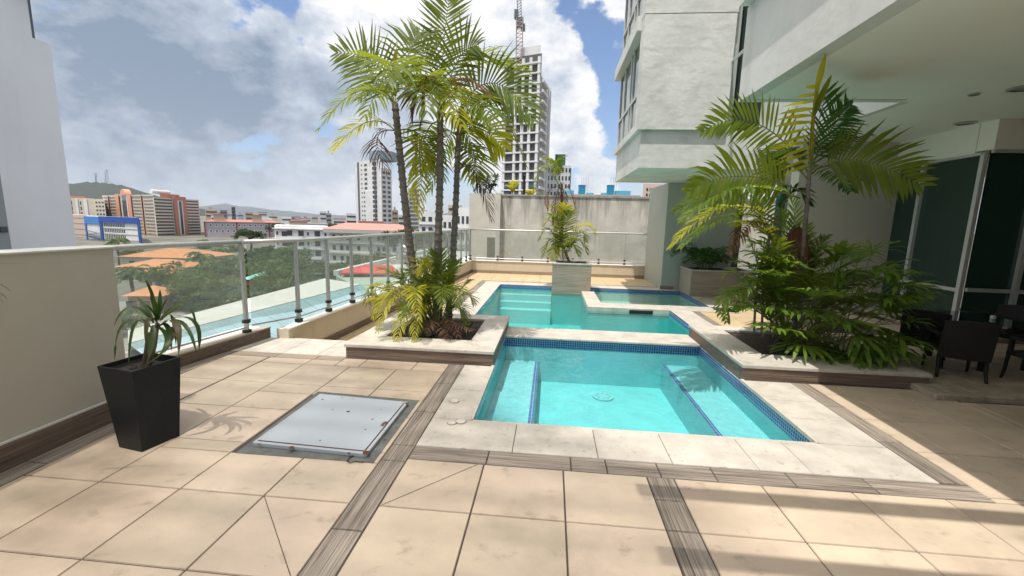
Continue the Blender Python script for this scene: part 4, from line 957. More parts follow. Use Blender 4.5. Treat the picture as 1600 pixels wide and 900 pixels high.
for k in range(nseg):
    za = c0.z+(c1.z-c0.z)*k/nseg; zb_ = c0.z+(c1.z-c0.z)*(k+1)/nseg; xa_ = c0.x+(c1.x-c0.x)*k/nseg
    g.beam((xa_-w, c0.y-w, za), (xa_+w, c0.y-w, zb_), .16, .16); g.beam((xa_-w, c0.y-w, za), (xa_+w, c0.y-w, za), .16, .16); g.beam((xa_+w, c0.y+w, za), (xa_+w, c0.y-w, zb_), .16, .16)
g.build('mast', M_crane, t)
g = MB(); g.box(c1.x-1.7, c1.x-.5, c1.y-.9, c1.y+.9, c1.z+.2, c1.z+2.6); g.box(c1.x-1.0, c1.x+1.2, c1.y-1, c1.y+1, c1.z-2.4, c1.z+.3); g.box(c1.x+.5, c1.x+1.8, c1.y-.8, c1.y+.8, c1.z-3.4, c1.z-1.6); g.build('cab', C_['dgrey'], t)
g = MB()
for sx in (-.6, .6): g.beam((c1.x+sx, c1.y, c1.z), (c2.x+sx, c2.y, c2.z), .22, .22)
for k in range(20):
    f0_, f1_ = k/20, (k+1)/20; A = c1.lerp(c2, f0_); Bq = c1.lerp(c2, f1_); g.beam((A.x-.6, A.y, A.z), (Bq.x+.6, Bq.y, Bq.z), .14, .14)
g.build('jib', C_['dgrey'], t)
q0, q1 = AY(837, 112, DT-2), AY(836, 73, DT-2)
t = empty('hoist_mast', q0); tag(t, 'thin rust coloured hoist mast on the roof of the unfinished tower', 'mast'); g = MB(); g.beam((q0[0]-.4, q0[1], q0[2]), (q1[0], q1[1], q1[2]), .25, .25); g.beam((q0[0]+.6, q0[1], q0[2]), (q1[0], q1[1], q1[2]), .25, .25); g.build('strut', M_crane, t)
# blocks right of the tower
t, Wd, H_ = bld('apartment_block', 'white tower with a dark green rooftop house behind the square planter palm', 851, 170, 889, 170, 258, 14, C_['white'], 'tower block')
for r_ in range(9): wins(t, M_win, [(x*Wd, H_-2.6-3*r_) for x in (.05, .20, .34, .50, .63, .77, .9)], .07*Wd, 1.6)
local_box(t, 'roof_house', C_['green'], .33*Wd, .75*Wd, 2, 10, H_, H_+4.4); local_box(t, 'dark_side', C_['dgrey'], .96*Wd, Wd+.02, -.1, 14, 0, H_-1)
t, Wd, H_ = bld('apartment_block', 'pinkish block with rows of small windows under the bay window', 1001, 90, 1030, 90, 287, 10, mat('pinkish_render', (.60, .45, .38), .8), 'building')
for r_ in range(5): wins(t, M_win, [(x*Wd, H_-1.4-1.05*r_) for x in (.18, .36, .54, .72, .87)], .10*Wd, .55)
local_box(t, 'white_side', C_['white'], Wd, Wd+1.2, .2, 8, 0, H_)
Dq = 45
for (x0_, x1_, y0_, y1_, lb) in [(904, 915, 290, 303, 'left teal water tank on a roof behind the stained wall'), (949, 960, 290, 302, 'right teal water tank on a roof behind the stained wall')]:
    a = AY(x0_, y1_, Dq); b = AY(x1_, y0_, Dq); t = empty('water_tank', (a[0], Dq, a[2]-1)); tag(t, lb, 'water tank', 'teal water tanks')
    g = MB(); g.box(a[0], b[0], Dq, Dq+.8, a[2]-1, b[2]); g.build('tank', C_['teal'], t, bevel=.03); g = MB(); g.box(a[0]-.03, b[0]+.03, Dq-.03, Dq+.83, b[2], b[2]+.06); g.build('lid', C_['teal'], t)
    g = MB()
    for k in range(5): xx = a[0]+(b[0]-a[0])*k/4+.3; g.tube([(xx, Dq+.9, a[2]), (xx+.02, Dq+.9, b[2]+.9)], .012, 4)
    o_ = g.build('rebar', C_['dgrey'], t); o_['kind'] = 'stuff'
t = empty('rooftop', (0, Dq, 0)); tag(t, 'flat roof with pale blue ducts between the teal water tanks', 'rooftop')
a = AY(882, 303, Dq); b = AY(1000, 306, Dq); g = MB(); g.box(a[0], b[0], Dq-.3, Dq+5, GZ, a[2]-.02); g.build('roof_slab', C_['conc'], t)
for (x0_, x1_, y0_) in ((884, 897, 297), (962, 986, 298), (917, 928, 301), (940, 949, 301)):
    a = AY(x0_, 304, Dq); b = AY(x1_, y0_, Dq); g = MB(); g.box(a[0], b[0], Dq+.1, Dq+1, a[2]-.1, b[2]); g.build('duct', mat('pale_blue_duct', (.10, .35, .50), .6), t, bevel=.04)

# scattered skyline
sk = [(322, 341, 420, 327, 'tan', 'tan cube house'), (345, 356, 520, 329, 'grey', 'grey slab'), (363, 369, 500, 323, 'dgrey', 'thin dark slab'), (372, 381, 560, 334, 'tilew', 'pale blue slab'), (384, 396, 430, 331, 'tan', 'tan tower house'),
      (404, 418, 480, 332, 'white', 'white slab'), (420, 434, 520, 336, 'cream', 'cream slab'), (440, 456, 420, 339, 'white', 'low white row'), (455, 470, 600, 338, 'grey', 'grey row'), (470, 486, 450, 341, 'white', 'bright white row'),
      (487, 497, 620, 338, 'cream', 'small cream slab'), (500, 510, 380, 330, 'white', 'white narrow tower'), (510, 518, 390, 333, 'mauve', 'mauve slab'), (520, 540, 360, 342, 'white', 'wide white row'), (541, 557, 330, 333, 'white', 'white apartment row with ribbon windows'),
      (613, 622, 330, 328, 'tan', 'tan slab right of the slim tower'), (622, 636, 350, 336, 'white', 'white low slab'), (560, 600, 200, 347, 'white', 'long low white row'), (655, 668, 420, 328, 'cream', 'cream slab'), (668, 690, 460, 332, 'grey', 'grey slab behind the palms'),
      (700, 722, 260, 320, 'cream', 'cream tower behind the palms'), (452, 480, 260, 346, 'tan', 'wide tan low block'), (480, 512, 220, 349, 'grey', 'dark roofed low block'), (395, 425, 380, 340, 'white', 'white low block'), (330, 350, 380, 337, 'white', 'white block'), (575, 590, 420, 333, 'tilew', 'bluish slab')]
for i, (x0_, x1_, D_, yt, c, lb) in enumerate(sk):
    pos = 'left' if x1_ < 430 else ('right' if x0_ > 600 else 'middle')
    t, Wd, H_ = bld('distant_building', '%s in the hazy skyline %s' % (lb, ['left of the slim tower', 'right of the slim tower'][x0_ > 600]), x0_, D_, x1_, D_*1.01, yt, Wd_ if False else 14, C_[c], group='small buildings of the distant skyline')
    nr = max(1, min(5, int((H_-12)/4)))
    for r_ in range(nr): wins(t, M_win, [(.06*Wd, H_-3.2-4*r_)], .88*Wd, 1.3, dpt=.2, name='window_band')
    if i % 3 == 0: local_box(t, 'roof_house', C_['grey'], .3*Wd, .6*Wd, 3, 7, H_, H_+2.5)
    if i % 4 == 1: local_box(t, 'roof', C_['red'], -.3, Wd+.3, -.3, 14.3, H_, H_+.6)

# low tiled roofs in the park
def hip(name, lb, x, y, D_, w, d, h, rh, rm, wm, rz=0, z0=GZ, cat='house'):
    p = AY(x, y, D_); t = empty(name, (p[0], p[1], z0), rz); tag(t, lb, cat)
    g = MB(); g.box(-w/2+.6, w/2-.6, .6, d-.6, 0, h); buildl(g, 'wall', wm, t)
    r_ = min(w, d)/2
    if w >= d: top = [(-w/2+r_, d/2, h+rh), (w/2-r_, d/2, h+rh)]; fs = [(0, 1, 5, 4), (1, 2, 5), (2, 3, 4, 5), (3, 0, 4), (0, 3, 2, 1)]
    else: top = [(0, r_, h+rh), (0, d-r_, h+rh)]; fs = [(0, 1, 4), (1, 2, 5, 4), (2, 3, 5), (3, 0, 4, 5), (0, 3, 2, 1)]
    g = MB(); g.add([(-w/2, 0, h), (w/2, 0, h), (w/2, d, h), (-w/2, d, h)]+top, fs); buildl(g, 'roof', rm, t)
    wins(t, M_win, [(-w/2+1.4+k*w/5, h*.35) for k in range(4)], w/9, h*.35) if False else None
    for k in range(3): local_box(t, 'opening', M_win, -w/3+k*w/3-.8, -w/3+k*w/3+.8, .52, .6, .3, h*.7)
    return t
hip('pavilion', 'long orange tiled roof seen just under the railing top', 246, 400, 118, 25, 18, 4.0, 2.2, C_['orange'], C_['cream'], .1)
hip('pavilion', 'second orange tiled roof in front of the long one', 225, 410, 98, 17, 12, 3.6, 1.7, C_['orange'], C_['cream'], .05)
hip('garden_house', 'small orange roofed house beside the wide park tree', 242, 435, 88, 8.5, 7, 4.0, 1.6, C_['orange'], C_['white'], -.2)
hip('garden_house', 'small orange roofed house at the foot of the garden palm', 222, 470, 66, 6.5, 6, 3.2, 1.4, C_['orange'], C_['brown'], .2)
hip('kiosk', 'little house with a teal green roof among the park trees', 408, 418, 80, 9, 7, 4.6, 1.5, mat('teal_roof', (.18, .45, .38), .6), C_['brown'], .1)

# podium next door: white ledge, barrel skylight, pale roof, red awning, ducts
t = empty('skylight_roof', (-6, 6, -3)); tag(t, 'neighbouring roof with a white ledge and a long blue glazed skylight', 'rooftop')
PZ = -2.6
g = MB(); p0, p1_ = G(140, 560, PZ), G(507, 436, PZ); q0, q1 = G(180, 610, PZ), G(566, 446, PZ)
p0, p1_, q0, q1 = [Vector(v) for v in (G(200, 516, PZ), G(507, 435, PZ), G(200, 536, PZ), G(563, 444, PZ))]
g.prism([(p0.x, p0.y), (p1_.x, p1_.y), (q1.x, q1.y), (q0.x, q0.y)], PZ-.5, PZ); g.build('ledge', mat('off_white_ledge', (.62, .60, .56), .8, noise=.1, nscale=2), t)  # ledge in one even off-white, faintly mottled
M_sky = mat('blue_skylight_glass', (.30, .44, .47), .15, spec=.6, noise=.2, nscale=.8)
s0 = Vector(G(200, 537, PZ-.02)); s1 = Vector(G(564, 445, PZ-.02)); 
g = MB(); dd = (s1-s0).normalized(); nn = Vector((dd.y, -dd.x, 0))
n_ = 8; prev = None
for k in range(n_+1):
    a_ = k/n_; off = nn*(3.4*a_); zz_ = -1.5*math.sin(a_*1.3)
    cur = (s0+off+Vector((0, 0, zz_)), s1+off+Vector((0, 0, zz_)))
    if prev: g.quad(prev[0], prev[1], cur[1], cur[0])
    prev = cur
g.build('glazing', M_sky, t)
g = MB(); L_ = (s1-s0).length
for k in range(int(L_/.9)+1):
    for j in range(n_):
        A = s0+dd*k*.9+nn*(3.4*j/n_)+Vector((0, 0, -1.5*math.sin(j/n_*1.3)+.02)); Bq = s0+dd*k*.9+nn*(3.4*(j+1)/n_)+Vector((0, 0, -1.5*math.sin((j+1)/n_*1.3)+.02)); g.beam(A, Bq, .025, .025)
g.build('glazing_bars', mat('glazing_bar', (.40, .50, .53), .5), t)
g = MB(); a = s0+nn*3.4; b = s1+nn*3.4
g.prism([(a.x, a.y), (b.x, b.y), (b.x+1.2, b.y), (a.x+3, a.y)], PZ-2.2, PZ-1.6); g.build('gutter_roof', C_['conc'], t)
t = empty('roof_deck', (-4, 20, -4)); tag(t, 'pale green flat roof with white parapet and silver ducts beyond the railing', 'rooftop')
rp = [G(x, y, -4.0) for x, y in ((525, 430), (690, 388), (735, 384), (735, 440), (600, 470))]
g = MB(); g.prism([(p[0], p[1]) for p in rp], GZ, -4.05); g.build('roof', mat('pale_green_roof', (.40, .46, .38), .8, noise=.1, nscale=.5), t)
g = MB(); A, Bq = Vector(rp[0]), Vector(rp[1]); g.beam((A.x, A.y, -3.8), (Bq.x, Bq.y, -3.8), .5, .5); g.build('parapet', C_['white'], t)
g = MB(); rp2 = [G(x, y, -3.9) for x, y in ((610, 415), (690, 393), (735, 392), (735, 428), (640, 432))]; g.prism([(p[0], p[1]) for p in rp2], -4.04, -3.9); g.build('white_roof', C_['white'], t)
for x in (624, 678):
    a = Vector(G(x, 412, -3.9)); g = MB(); r_ = .42
    g.tube([a, a+Vector((0, 0, 1.3)), a+Vector((.12, 0, 1.75)), a+Vector((.45, 0, 2.0)), a+Vector((.85, 0, 1.85)), a+Vector((1.05, 0, 1.5))], r_, 12); tt = g.build('vent_pipe', mat('galvanised', (.5, .52, .54), .3, metal=.8), t, smooth=True)
    g = MB(); g.box(a.x-.8, a.x+.8, a.y-.8, a.y+.8, -3.9, -3.4); g.build('vent_base', C_['conc'], t)
t = empty('awning', (-4, 17, -4)); tag(t, 'red awning roof seen through the railing glass', 'awning')
aw = [G(x, y, -3.6) for x, y in ((545, 414), (612, 414), (625, 426), (532, 426))]
g = MB(); g.add([Vector(p) for p in aw]+[Vector(p)+Vector((0, 0, -.15)) for p in aw], [(0, 1, 2, 3), (4, 7, 6, 5), (0, 4, 5, 1), (1, 5, 6, 2), (2, 6, 7, 3), (3, 7, 4, 0)]); g.build('canopy', mat('red_awning', (.62, .06, .07), .6), t)
g = MB()
for p in aw: g.tube([(p[0], p[1], -7), (p[0], p[1], -3.7)], .05, 6)
g.build('poles', C_['conc'], t)
t = empty('awning', (-4, 14, -5)); tag(t, 'lower red roof panel left of the base palms', 'awning')
aw = [G(x, y, -4.2) for x, y in ((590, 432), (632, 430), (630, 452), (575, 458))]
g = MB(); g.add([Vector(p) for p in aw]+[Vector(p)+Vector((0, 0, -.15)) for p in aw], [(0, 1, 2, 3), (4, 7, 6, 5), (0, 4, 5, 1), (1, 5, 6, 2), (2, 6, 7, 3), (3, 7, 4, 0)]); g.build('canopy', MATS['red_awning'], t)
t = empty('podium', (-6, 16, GZ)); tag(t, 'grey lower building mass with dark openings below the railing', 'building')
a_ = [G(x, y, -5.5) for x, y in ((380, 560), (590, 470), (700, 440), (700, 520))]
g = MB(); g.prism([(p[0], p[1]) for p in a_], GZ, -5.6); g.build('wall', C_['conc'], t)

# ------------------------------------------------------------ park trees
M_tl = [leafmat('park_leaf_a', (.06, .10, .03), (.14, .22, .05), island=.35, hue=.02, trans=.3, rough=.6), leafmat('park_leaf_b', (.10, .15, .04), (.18, .26, .06), island=.35, hue=.02, trans=.3, rough=.6), leafmat('park_leaf_c', (.035, .06, .025), (.08, .15, .04), island=.3, hue=.02, trans=.3, rough=.6)]
M_tt = mat('tree_bark', (.11, .09, .07), .9, noise=.3, nscale=2)
def crown_mesh(seed, mtl, n=4200, clumps=34, leaf=.044, flat=.62):
    rr = np.random.RandomState(seed); cs = rr.normal(size=(clumps, 3)); cs /= np.linalg.norm(cs, axis=1)[:, None]; cs *= (rr.uniform(.25, .82, clumps)**.7)[:, None]; cs[:, 2] *= flat; cs[:, 2] = np.abs(cs[:, 2])*1.0-.12
    rad = rr.uniform(.12, .27, clumps); vs = []; fs = []
    for i in range(n):
        k = rr.randint(clumps); d = rr.normal(size=3); d /= np.linalg.norm(d); p = cs[k]+d*rad[k]*(rr.uniform(.55, 1.05))*np.array([1, 1, .8])
        a = rr.normal(size=3); a /= np.linalg.norm(a); b = np.cross(a, d+rr.normal(size=3)*.4); b /= (np.linalg.norm(b)+1e-6); s_ = leaf*rr.uniform(.6, 1.5)
        q = len(vs); vs += [p-a*s_, p+b*s_*.5, p+a*s_, p-b*s_*.5]; fs.append((q, q+1, q+2, q+3))
    me = bpy.data.meshes.new('crown'); me.from_pydata([tuple(v) for v in vs], [], fs); me.materials.append(mtl); return me, cs
CR = [crown_mesh(11+i, M_tl[i % 3], flat=(.6, .75, .55)[i % 3]) for i in range(4)]
def tree(label, x, ytop, D_, rad, height, v, group=None, z0=GZ):
    p = AY(x, ytop, D_); me, cs = CR[v % len(CR)]
    zc = p[2]-rad*.75; t = empty('tree', (p[0], D_, z0)); tag(t, label, 'tree', group)
    o = bpy.data.objects.new('crown', me); COL.objects.link(o); o.parent = t; o.location = (0, 0, zc-z0); o.scale = (rad*1.25, rad*1.25, rad*1.1); o.rotation_euler = (0, 0, x*.37)
    g = MB(); hh = zc-z0; g.tube([(0, 0, 0), (.1*rad, 0, hh*.4), (0, .05*rad, hh*.9)], [rad*.10, rad*.07, rad*.05], 7)
    for k in range(5):
        c = cs[k]; g.tube([(0, 0, hh*.55), (c[0]*rad*.6, c[1]*rad*.6, hh+c[2]*rad*.5), (c[0]*rad*1.15, c[1]*rad*1.15, hh+c[2]*rad*1.05)], [rad*.045, rad*.03, rad*.012], 5)
    o = buildl(g, 'trunk', M_tt, t); return t
tree('wide dark park tree above the small orange roofed house', 278, 400, 92, 6.5, 9, 0)
tree('light green round tree right of the wide dark park tree', 320, 420, 74, 5.5, 8, 1)
tree('bushy tree left behind the first railing post', 352, 396, 86, 6.5, 8, 1)
tree('big leafy tree right of the first railing post', 405, 383, 95, 8, 8, 0)
tree('leafy tree directly right of the teal roof', 452, 395, 72, 6, 8, 1)
tree('broad tree behind the third railing panel', 490, 388, 85, 7.5, 8, 2)
tree('dark green tree behind the third railing post', 520, 400, 74, 5, 8, 0)
tree('deep green tree rising above the railing between the palm trunks', 640, 346, 58, 3.4, 8, 2)
tree('second deep green tree right of the middle palm trunk', 668, 350, 52, 2.8, 8, 2)
tree('small tree left below the garden palm', 200, 478, 55, 3.0, 5, 1)
tree('dark conical tree in front of the mauve building', 389, 352, 190, 6, 9, 2)
tree('small pale tree beside the striped block', 320, 372, 200, 5, 9, 1)
DL_ = ['tree behind the coconut palm, left of the first railing post', 'far round tree beneath the long striped block', 'tall bushy tree touching the first railing post', 'tree just right of the first railing post, high in the glass', 'small crown left of the third railing post', 'low tree hiding part of the teal roofed kiosk',
       'low shrubby tree beside the sunlit road', 'lowest small tree at the road edge by the white ledge', 'tree in front of the teal roofed kiosk', 'low pale tree above the skylight ledge', 'tree behind the small orange roofed house', 'far tree left of the red roofed white block', 'far tree in front of the red roofed white block',
       'tree between the road and the first railing post', 'last tree before the red awning', 'small round tree above the garden palm']
for i, (x, y, D_, r_) in enumerate([(300, 415, 110, 6), (335, 385, 140, 7), (370, 400, 120, 6), (430, 402, 105, 6), (470, 408, 92, 5), (388, 446, 66, 2.6), (300, 452, 70, 3.2), (340, 460, 66, 3), (430, 436, 64, 3.6), (470, 425, 64, 5), (265, 422, 105, 4), (560, 395, 100, 6), (590, 385, 110, 6), (340, 446, 72, 2.6), (500, 420, 62, 4), (240, 455, 72, 2.4)]):
    tree(DL_[i], x, y, D_, r_, 8, i, 'dense park trees')
for i, (x, y, D_, r_) in enumerate([(480, 352, 230, 7), (535, 352, 210, 6), (640, 350, 200, 6), (435, 344, 330, 8), (520, 345, 330, 7)]):
    tree(['dark tree behind the white apartment row', 'dark tree above the red roofed white block', 'dark tree right of the slim white tower', 'dark tree at the end of the mauve building', 'farthest dark tree left of the slim tower'][i], x, y, D_, r_, 8, i, 'trees between the distant roofs')

for i, (x, y, D_, r_, lb) in enumerate([(345, 378, 215, 5, 'tree at the foot of the striped block, right side'), (362, 380, 190, 5.5, 'tree below the left end of the mauve building'), (415, 378, 180, 6, 'tree below the right end of the mauve building'), (300, 380, 215, 4.5, 'tree under the brick coloured pier'),
        (240, 384, 190, 5, 'tree right of the blue framed block'), (205, 386, 160, 4, 'tree left of the long orange roof'), (282, 384, 170, 5, 'tree behind the long orange roof'), (330, 386, 150, 5, 'tree right of the long orange roof'), (505, 372, 175, 5, 'tree at the end of the white apartment row'), (455, 380, 120, 5, 'tree below the white apartment row'), (400, 384, 130, 6, 'tree left of the white apartment row')]):
    tree(lb, x, y, D_, r_, 8, i, 'street trees of the city')
# ------------------------------------------------------------ humid air
g = MB(); g.box(-7000, 7000, -400, 11500, GZ-1, 900)
hm = bpy.data.materials.new('humid_air'); hm.use_nodes = True; ht = hm.node_tree; ht.nodes.clear()
ho = ht.nodes.new('ShaderNodeOutputMaterial'); hv = ht.nodes.new('ShaderNodeVolumePrincipled'); hv.inputs['Color'].default_value = (.86, .91, 1, 1); hv.inputs['Density'].default_value = .00005; hv.inputs['Anisotropy'].default_value = .0
ht.links.new(hv.outputs[0], ho.inputs['Volume'])
o_ = g.build('haze', hm); o_['kind'] = 'stuff'

# ------------------------------------------------------------ planting
def qbez(a, b, c, t): return a*(1-t)**2+b*2*t*(1-t)+c*t*t
def frond(root, a, b, c, n=26, L=.42, w=.026, mtl=None, rollv=0.0, droop=.35, ang=(72, 28), start=.14, name='frond', seed=0, lift=.15, thin=1.0, sides=(-1, 1), stem=None, side_ref=None, prof=.95, nf=.9):
    n = int(n*nf)
    """pinnate leaf: a curved rachis and two rows of pointed leaflets"""
    rr = random.Random(seed*31+7); a, b, c = Vector(a), Vector(b), Vector(c); g = MB()
    pts = [qbez(a, b, c, k/10) for k in range(11)]
    ln = sum((pts[k+1]-pts[k]).length for k in range(10))
    g.tube(pts, [max(.0022, .009*(1-k/11)) for k in range(11)], 4, mi=1)
    for i in range(n):
        t = start+(1-start)*(i+.3)/n
        P = qbez(a, b, c, t); T = (qbez(a, b, c, min(1, t+.02))-qbez(a, b, c, t-.02)).normalized()
        ref = side_ref if side_ref is not None else Vector((0, 0, 1)); Sd = T.cross(ref)
        if Sd.length < .15: Sd = T.cross(Vector((0, -1, .2)))
        Sd.normalize(); U = Sd.cross(T).normalized()
        cr_, sr_ = math.cos(rollv), math.sin(rollv); S2 = Sd*cr_+U*sr_; U2 = U*cr_-Sd*sr_
        l0 = L*(.42+.58*math.sin(math.pi*min(1, (t-start)/(1-start)*.9+.12))**.8)*(1-.35*t**4)
        an = R(ang[0]+(ang[1]-ang[0])*t**1.3)
        for sd in sides:
            if rr.random() > thin: continue
            l = l0*rr.uniform(.82, 1.1); aa = an+rr.uniform(-.09, .09)
            d = (T*math.cos(aa)+S2*sd*math.sin(aa)+U2*(lift+rr.uniform(-.1, .1))).normalized(); dr = droop*rr.uniform(.6, 1.4)
            dn = Vector((0, 0, -1)); p0 = P; p1 = p0+d*l*.32; d2 = (d+dn*dr*.5).normalized(); p2 = p1+d2*l*.36; d3 = (d2+dn*dr*.8).normalized(); p3 = p2+d3*l*.34
            wv = d.cross(U2); wv = (wv.normalized() if wv.length > .01 else S2); wv = (wv+U2*rr.uniform(-.35, .35)*1.0).normalized(); ww = w*rr.uniform(.8, 1.15)*prof
            q = [p0-wv*ww*.22, p0+wv*ww*.22, p1-wv*ww*.5, p1+wv*ww*.5, p2-wv*ww*.42, p2+wv*ww*.42, p3]
            g.add(q, [(0, 1, 3, 2), (2, 3, 5, 4), (4, 5, 6)], 0)
    return g.build(name, [mtl or M_leaf, stem or M_stem], root)
def strap(root, pts, w, mtl, name='leaf', parent=None, seed=0, twist=0.0):
    rr = random.Random(seed); P = [Vector(p) for p in pts]; a, b, c = P; n = 9; g = MB(); prev = None; vs = []
    for k in range(n+1):
        t = k/n; p = qbez(a, b, c, t); T = (qbez(a, b, c, min(1, t+.03))-qbez(a, b, c, max(0, t-.03))).normalized()
        Sd = T.cross(Vector((0, 0, 1))); 
        if Sd.length < .2: Sd = T.cross(Vector((.5, -1, 0)))
        Sd.normalize(); U = Sd.cross(T).normalized(); Sd = (Sd*math.cos(twist*t)+U*math.sin(twist*t)); ww = w*(math.sin(math.pi*min(1, t*.86+.10))**.7)*.5 if k < n else .0006
        vs += [p-Sd*ww+U*ww*.25, p, p+Sd*ww+U*ww*.25]
    fs = []
    for k in range(n):
        q = k*3; fs += [(q, q+1, q+4, q+3), (q+1, q+2, q+5, q+4)]
    g.add(vs, fs); return g.build(name, mtl, root, smooth=True)
M_lady = leafmat('lady_palm_leaf', (.12, .20, .03), (.32, .46, .04), rough=.38, trans=.4)
M_stem = mat('frond_rib', (.16, .17, .05), .6)
M_stemd = mat('dead_rib', (.16, .09, .05), .8)
def ringed_trunk(root, pts, r0_, r1_, step=.085, name='trunk'):
    P = [Vector(p) for p in pts]; L_ = [0]
    for i in range(len(P)-1): L_.append(L_[-1]+(P[i+1]-P[i]).length)
    n = int(L_[-1]/step); out = []; rs = []
    def at_(s_):
        for i in range(len(P)-1):
            if s_ <= L_[i+1]: f_ = (s_-L_[i])/(L_[i+1]-L_[i]); return P[i].lerp(P[i+1], f_)
        return P[-1]
    for k in range(n):
        f_ = k/n; r_ = r0_*(1-f_)+r1_*f_
        for (ds, rf) in ((0, 1.16), (.14, 1.18), (.2, .96), (.85, .92)): out.append(at_((k+ds)*L_[-1]/n)); rs.append(r_*rf)
    g = MB(); g.tube(out, rs, 10); return g.build(name, M_trunk, root)
def PT(x, y, Y): return Vector(AY(x, y, Y))

# three palms of the left planter
A_ = empty('palm_tree', (-1.5, 4.95, .12)); tag(A_, 'left palm of the near planter, its slim ringed trunk leaning left', 'palm')
ringed_trunk(A_, [(-1.42, 4.92, .1), PT(652, 470, 4.97), PT(640, 380, 5.0), PT(631, 300, 5.0), PT(622, 210, 5.0), PT(617, 160, 5.0)], .053, .038)
Bp = empty('palm_tree', (-1.36, 5.15, .12)); tag(Bp, 'middle palm of the near planter with one upright frond reaching the top', 'palm')
ringed_trunk(Bp, [(-1.36, 5.15, .1), PT(683, 440, 5.15), PT(687, 300, 5.15), PT(688, 230, 5.15), PT(688, 165, 5.15)], .053, .037)
Cp = empty('palm_tree', (-1.28, 5.35, .12)); tag(Cp, 'right palm of the near planter, thinnest trunk leaning right', 'palm')
ringed_trunk(Cp, [(-1.27, 5.33, .1), PT(701, 470, 5.33), PT(708, 400, 5.33), PT(713, 300, 5.33), PT(716, 220, 5.33), PT(722, 165, 5.33)], .046, .032)
def F(root, px, Yb, dY, **k):
    (x0_, y0_), (x1_, y1_), (x2_, y2_) = px
    b = PT(x1_, y1_, Yb+dY*.45); a = PT(x0_, y0_, Yb); c = PT(x2_, y2_, Yb+dY)
    b2 = b*2-(a+c)*.5      # curve passes through the middle point
    return frond(root, a, b2, c, **k)
toc = Vector((0, -1, .15))
# palm A
F(A_, [(617, 165), (585, 100), (524, 83)], 5.0, .1, n=30, L=0.45, w=.030, mtl=M_leaf, seed=1, side_ref=toc, ang=(80, 30), nf=.72, droop=.1)
F(A_, [(614, 160), (558, 143), (497, 204)], 5.0, -.1, n=34, L=0.30, w=.022, mtl=M_leaf, seed=2, nf=.72, droop=.35)
F(A_, [(618, 150), (612, 98), (606, 128)], 5.0, -.9, n=30, L=0.62, w=.034, mtl=M_leaf, seed=3, nf=.72, droop=.6, ang=(65, 20))
F(A_, [(618, 160), (575, 115), (556, 92)], 5.05, .5, n=24, L=0.47, w=.028, mtl=M_leaf, seed=4, side_ref=toc, nf=.72)
F(A_, [(622, 210), (576, 190), (520, 236)], 5.0, .1, n=34, L=0.34, w=.022, mtl=M_leafy, seed=5, nf=.72, droop=.35)
F(A_, [(618, 150), (640, 80), (655, 52)], 5.0, .2, n=24, L=0.45, w=.03, mtl=M_leaf, seed=6, side_ref=toc, nf=.72)
F(A_, [(620, 155), (668, 125), (700, 165)], 5.0, -.3, n=26, L=0.47, w=.03, mtl=M_leaf, seed=7, nf=.72, droop=.5)
F(A_, [(619, 160), (600, 130), (570, 185)], 5.0, .6, n=26, L=0.45, w=.03, mtl=M_leaf, seed=8, nf=.72, droop=.5)
F(A_, [(617, 165), (592, 140), (560, 155)], 5.0, -.5, n=26, L=0.40, w=.028, mtl=M_leaf, seed=9, nf=.72, droop=.5)
F(A_, [(622, 205), (590, 215), (606, 272)], 5.0, -.15, n=26, L=0.34, w=.016, mtl=M_dead, seed=10, nf=.72, droop=.8, stem=M_stemd, name='dead_frond')
F(A_, [(622, 215), (655, 240), (650, 330)], 5.05, .3, n=28, L=0.34, w=.024, mtl=M_leafy, seed=11, nf=.72, droop=.5)
F(A_, [(621, 205), (660, 215), (690, 280)], 5.05, .5, n=30, L=0.47, w=.03, mtl=M_leaf, seed=12, nf=.72, droop=.5)
strap(A_, [PT(619, 150, 5.0), PT(612, 110, 4.95), PT(622, 62, 4.95)], .05, M_leafy, 'young_leaf')
# palm B
F(Bp, [(688, 160), (694, 60), (706, -25)], 5.15, .1, n=36, L=0.40, w=.032, mtl=M_leaf, seed=21, side_ref=toc, nf=.72, droop=.0, ang=(78, 42), start=.25, thin=1)
F(Bp, [(688, 170), (672, 105), (650, 62)], 5.15, .25, n=24, L=0.47, w=.034, mtl=M_leaf, seed=22, side_ref=toc, nf=.72)
F(Bp, [(688, 165), (735, 95), (792, 102)], 5.15, .3, n=30, L=0.47, w=.030, mtl=M_leaf, seed=23, nf=.72, droop=.5)
F(Bp, [(690, 170), (715, 95), (745, 72)], 5.15, -.2, n=26, L=0.47, w=.030, mtl=M_leaf, seed=24, side_ref=toc, nf=.72)
F(Bp, [(686, 165), (660, 120), (668, 180)], 5.15, -.8, n=28, L=0.56, w=.032, mtl=M_leaf, seed=25, nf=.72, droop=.6)
F(Bp, [(688, 150), (668, 128), (640, 150)], 5.12, -.3, n=24, L=0.38, w=.020, mtl=M_dead, seed=26, nf=.72, droop=.9, stem=M_stemd, name='dead_frond')
F(Bp, [(684, 170), (725, 128), (765, 150)], 5.1, -.3, n=28, L=0.29, w=.016, mtl=M_dead, seed=27, nf=.72, droop=.8, stem=M_stemd, name='dead_frond')
F(Bp, [(688, 180), (663, 150), (640, 200)], 5.1, -.1, n=22, L=0.38, w=.02, mtl=M_dead, seed=28, nf=.72, droop=.9, stem=M_stemd, name='dead_frond')
F(Bp, [(688, 180), (720, 190), (745, 250)], 5.15, .5, n=30, L=0.47, w=.030, mtl=M_leaf, seed=29, nf=.72, droop=.4)
F(Bp, [(687, 190), (665, 210), (655, 270)], 5.15, .4, n=30, L=0.47, w=.030, mtl=M_leaf, seed=30, nf=.72, droop=.4)
